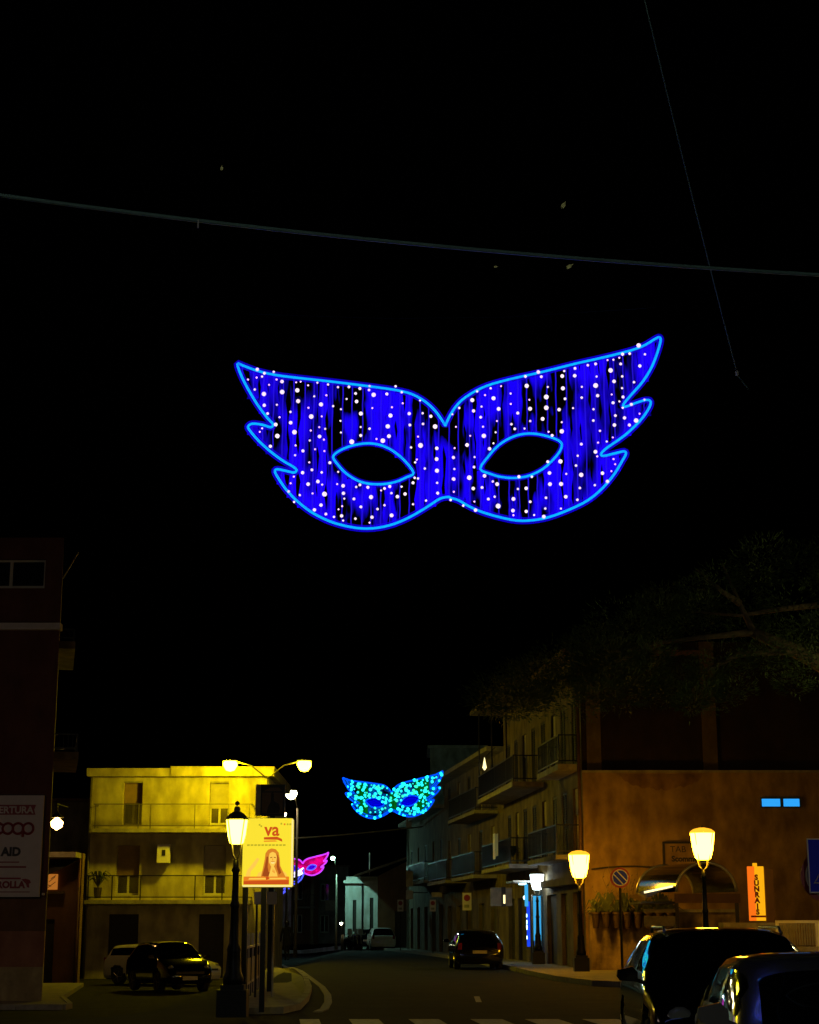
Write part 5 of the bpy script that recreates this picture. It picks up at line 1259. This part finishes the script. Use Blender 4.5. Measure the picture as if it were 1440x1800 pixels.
# ------------------------------------------------------------------ moths in the lamplight
for i, (px, py, a, sc_, lb) in enumerate(((991, 360, 62, 1.0, 'small pale moth highest above the thick cable, tilted upright'), (1002, 468, 35, 1.0, 'small pale moth just under the thick cable'), (390, 295, 88, .7, 'faint pale moth over the short peg on the cable'), (872, 469, 10, .55, 'very dim moth a little way under the cable'))):
    t = thing('moth', lb, 'moth', at(px, py, 7.5), group='moths in the dark sky'); t.rotation_euler = (0, -R(a), 0)
    L_ = .021 * sc_
    MB().lathe([(.0005, -L_), (.0035 * sc_, -L_ * .5), (.004 * sc_, .2 * L_), (.0025 * sc_, L_ * .8), (.0005, L_)], 8, axis='x').build('body', M['mothwing'], t, True)
    for sd in (1, -1): MB().add([(L_ * .6, 0, 0), (L_ * .1, -.003, sd * .009 * sc_), (-L_ * .9, -.004, sd * .008 * sc_), (-L_ * .6, 0, 0)], [(0, 1, 2, 3)]).build('wing', M['mothwing'], t)

# ------------------------------------------------------------------ umbrella pine over the corner
random.seed(5)
TD = 40.0
pt = thing('pine_tree', 'broad umbrella pine spreading dark over the corner house', 'tree', (X(1560, TD), TD + 1.5, 0))
tb = pt.location
def rel(px, py, Y): return at(px, py, Y) - tb
trk = [Vector((0, 0, -.2)), Vector((.1, 0, 2.5)), rel(1530, 1300, TD + 1), rel(1470, 1180, TD + .6), rel(1400, 1145, TD + .2), rel(1325, 1112, TD)]
MB().tube(trk, [.42, .36, .30, .24, .17, .12], 10).build('trunk', M['bark'], pt, True)
brs = [[(1325, 1112, TD), (1300, 1060, TD), (1270, 990, TD)], [(1300, 1060, TD), (1270, 1040, TD - .5), (1225, 1000, TD)], [(1470, 1060, TD + 1), (1380, 1070, TD), (1300, 1082, TD), (1215, 1075, TD + .4)],
       [(1325, 1112, TD), (1240, 1120, TD), (1160, 1130, TD - .3), (1060, 1150, TD)], [(1400, 1145, TD), (1300, 1150, TD), (1240, 1180, TD), (1215, 1215, TD)], [(1530, 1300, TD + 1), (1540, 1150, TD), (1500, 1000, TD), (1460, 960, TD)], [(1160, 1130, TD), (1040, 1180, TD), (930, 1210, TD + .5)]]
for br in brs: MB().tube([rel(*p) for p in br], [.09 - .07 * i / (len(br) - 1) for i in range(len(br))], 7).build('branch', M['bark'], pt, True)
nd = MB()
clumps = []
for i in range(150):
    t_ = random.random(); px = 870 + 760 * t_; lowb = 1245 - 60 * t_ + (25 if px > 1180 and px < 1260 else 0); topb = 1215 - 260 * min(1, t_ * 1.7)
    py = random.uniform(topb, lowb); clumps.append((px, py, TD + random.uniform(-3.2, 3.2), random.uniform(.45, 1.0)))
clumps += [(1045, 1160, TD - 1.5, .55), (1065, 1185, TD - 1.6, .5), (1030, 1195, TD - 1.4, .5), (1075, 1140, TD - 1.4, .45), (1235, 1215, TD - 1.5, .5), (1215, 1235, TD - 1.5, .45), (1245, 1190, TD - 1.6, .45), (900, 1245, TD, .5), (1150, 1165, TD - 1.2, .5)]
for px, py, Y, r in clumps:
    c = rel(px, py, Y)
    for k in range(330):
        d_ = Vector((random.gauss(0, 1), random.gauss(0, 1), random.gauss(0, .62))); d_ = d_.normalized() * r * random.uniform(.35, 1.0) ** .6; d_.z *= .62
        p = c + d_; u = (d_.normalized() + Vector((random.uniform(-.5, .5), random.uniform(-.5, .5), random.uniform(0, .7)))).normalized()
        sidev = u.orthogonal().normalized() * random.uniform(.010, .020); l_ = random.uniform(.07, .15)
        nd.v += [tuple(p - sidev), tuple(p + sidev), tuple(p + u * l_ + sidev * .2)]; n_ = len(nd.v); nd.f.append((n_ - 3, n_ - 2, n_ - 1))
me = bpy.data.meshes.new('crown'); me.from_pydata(nd.v, [], nd.f); me.materials.append(M['pine']); link('crown', me, pt)
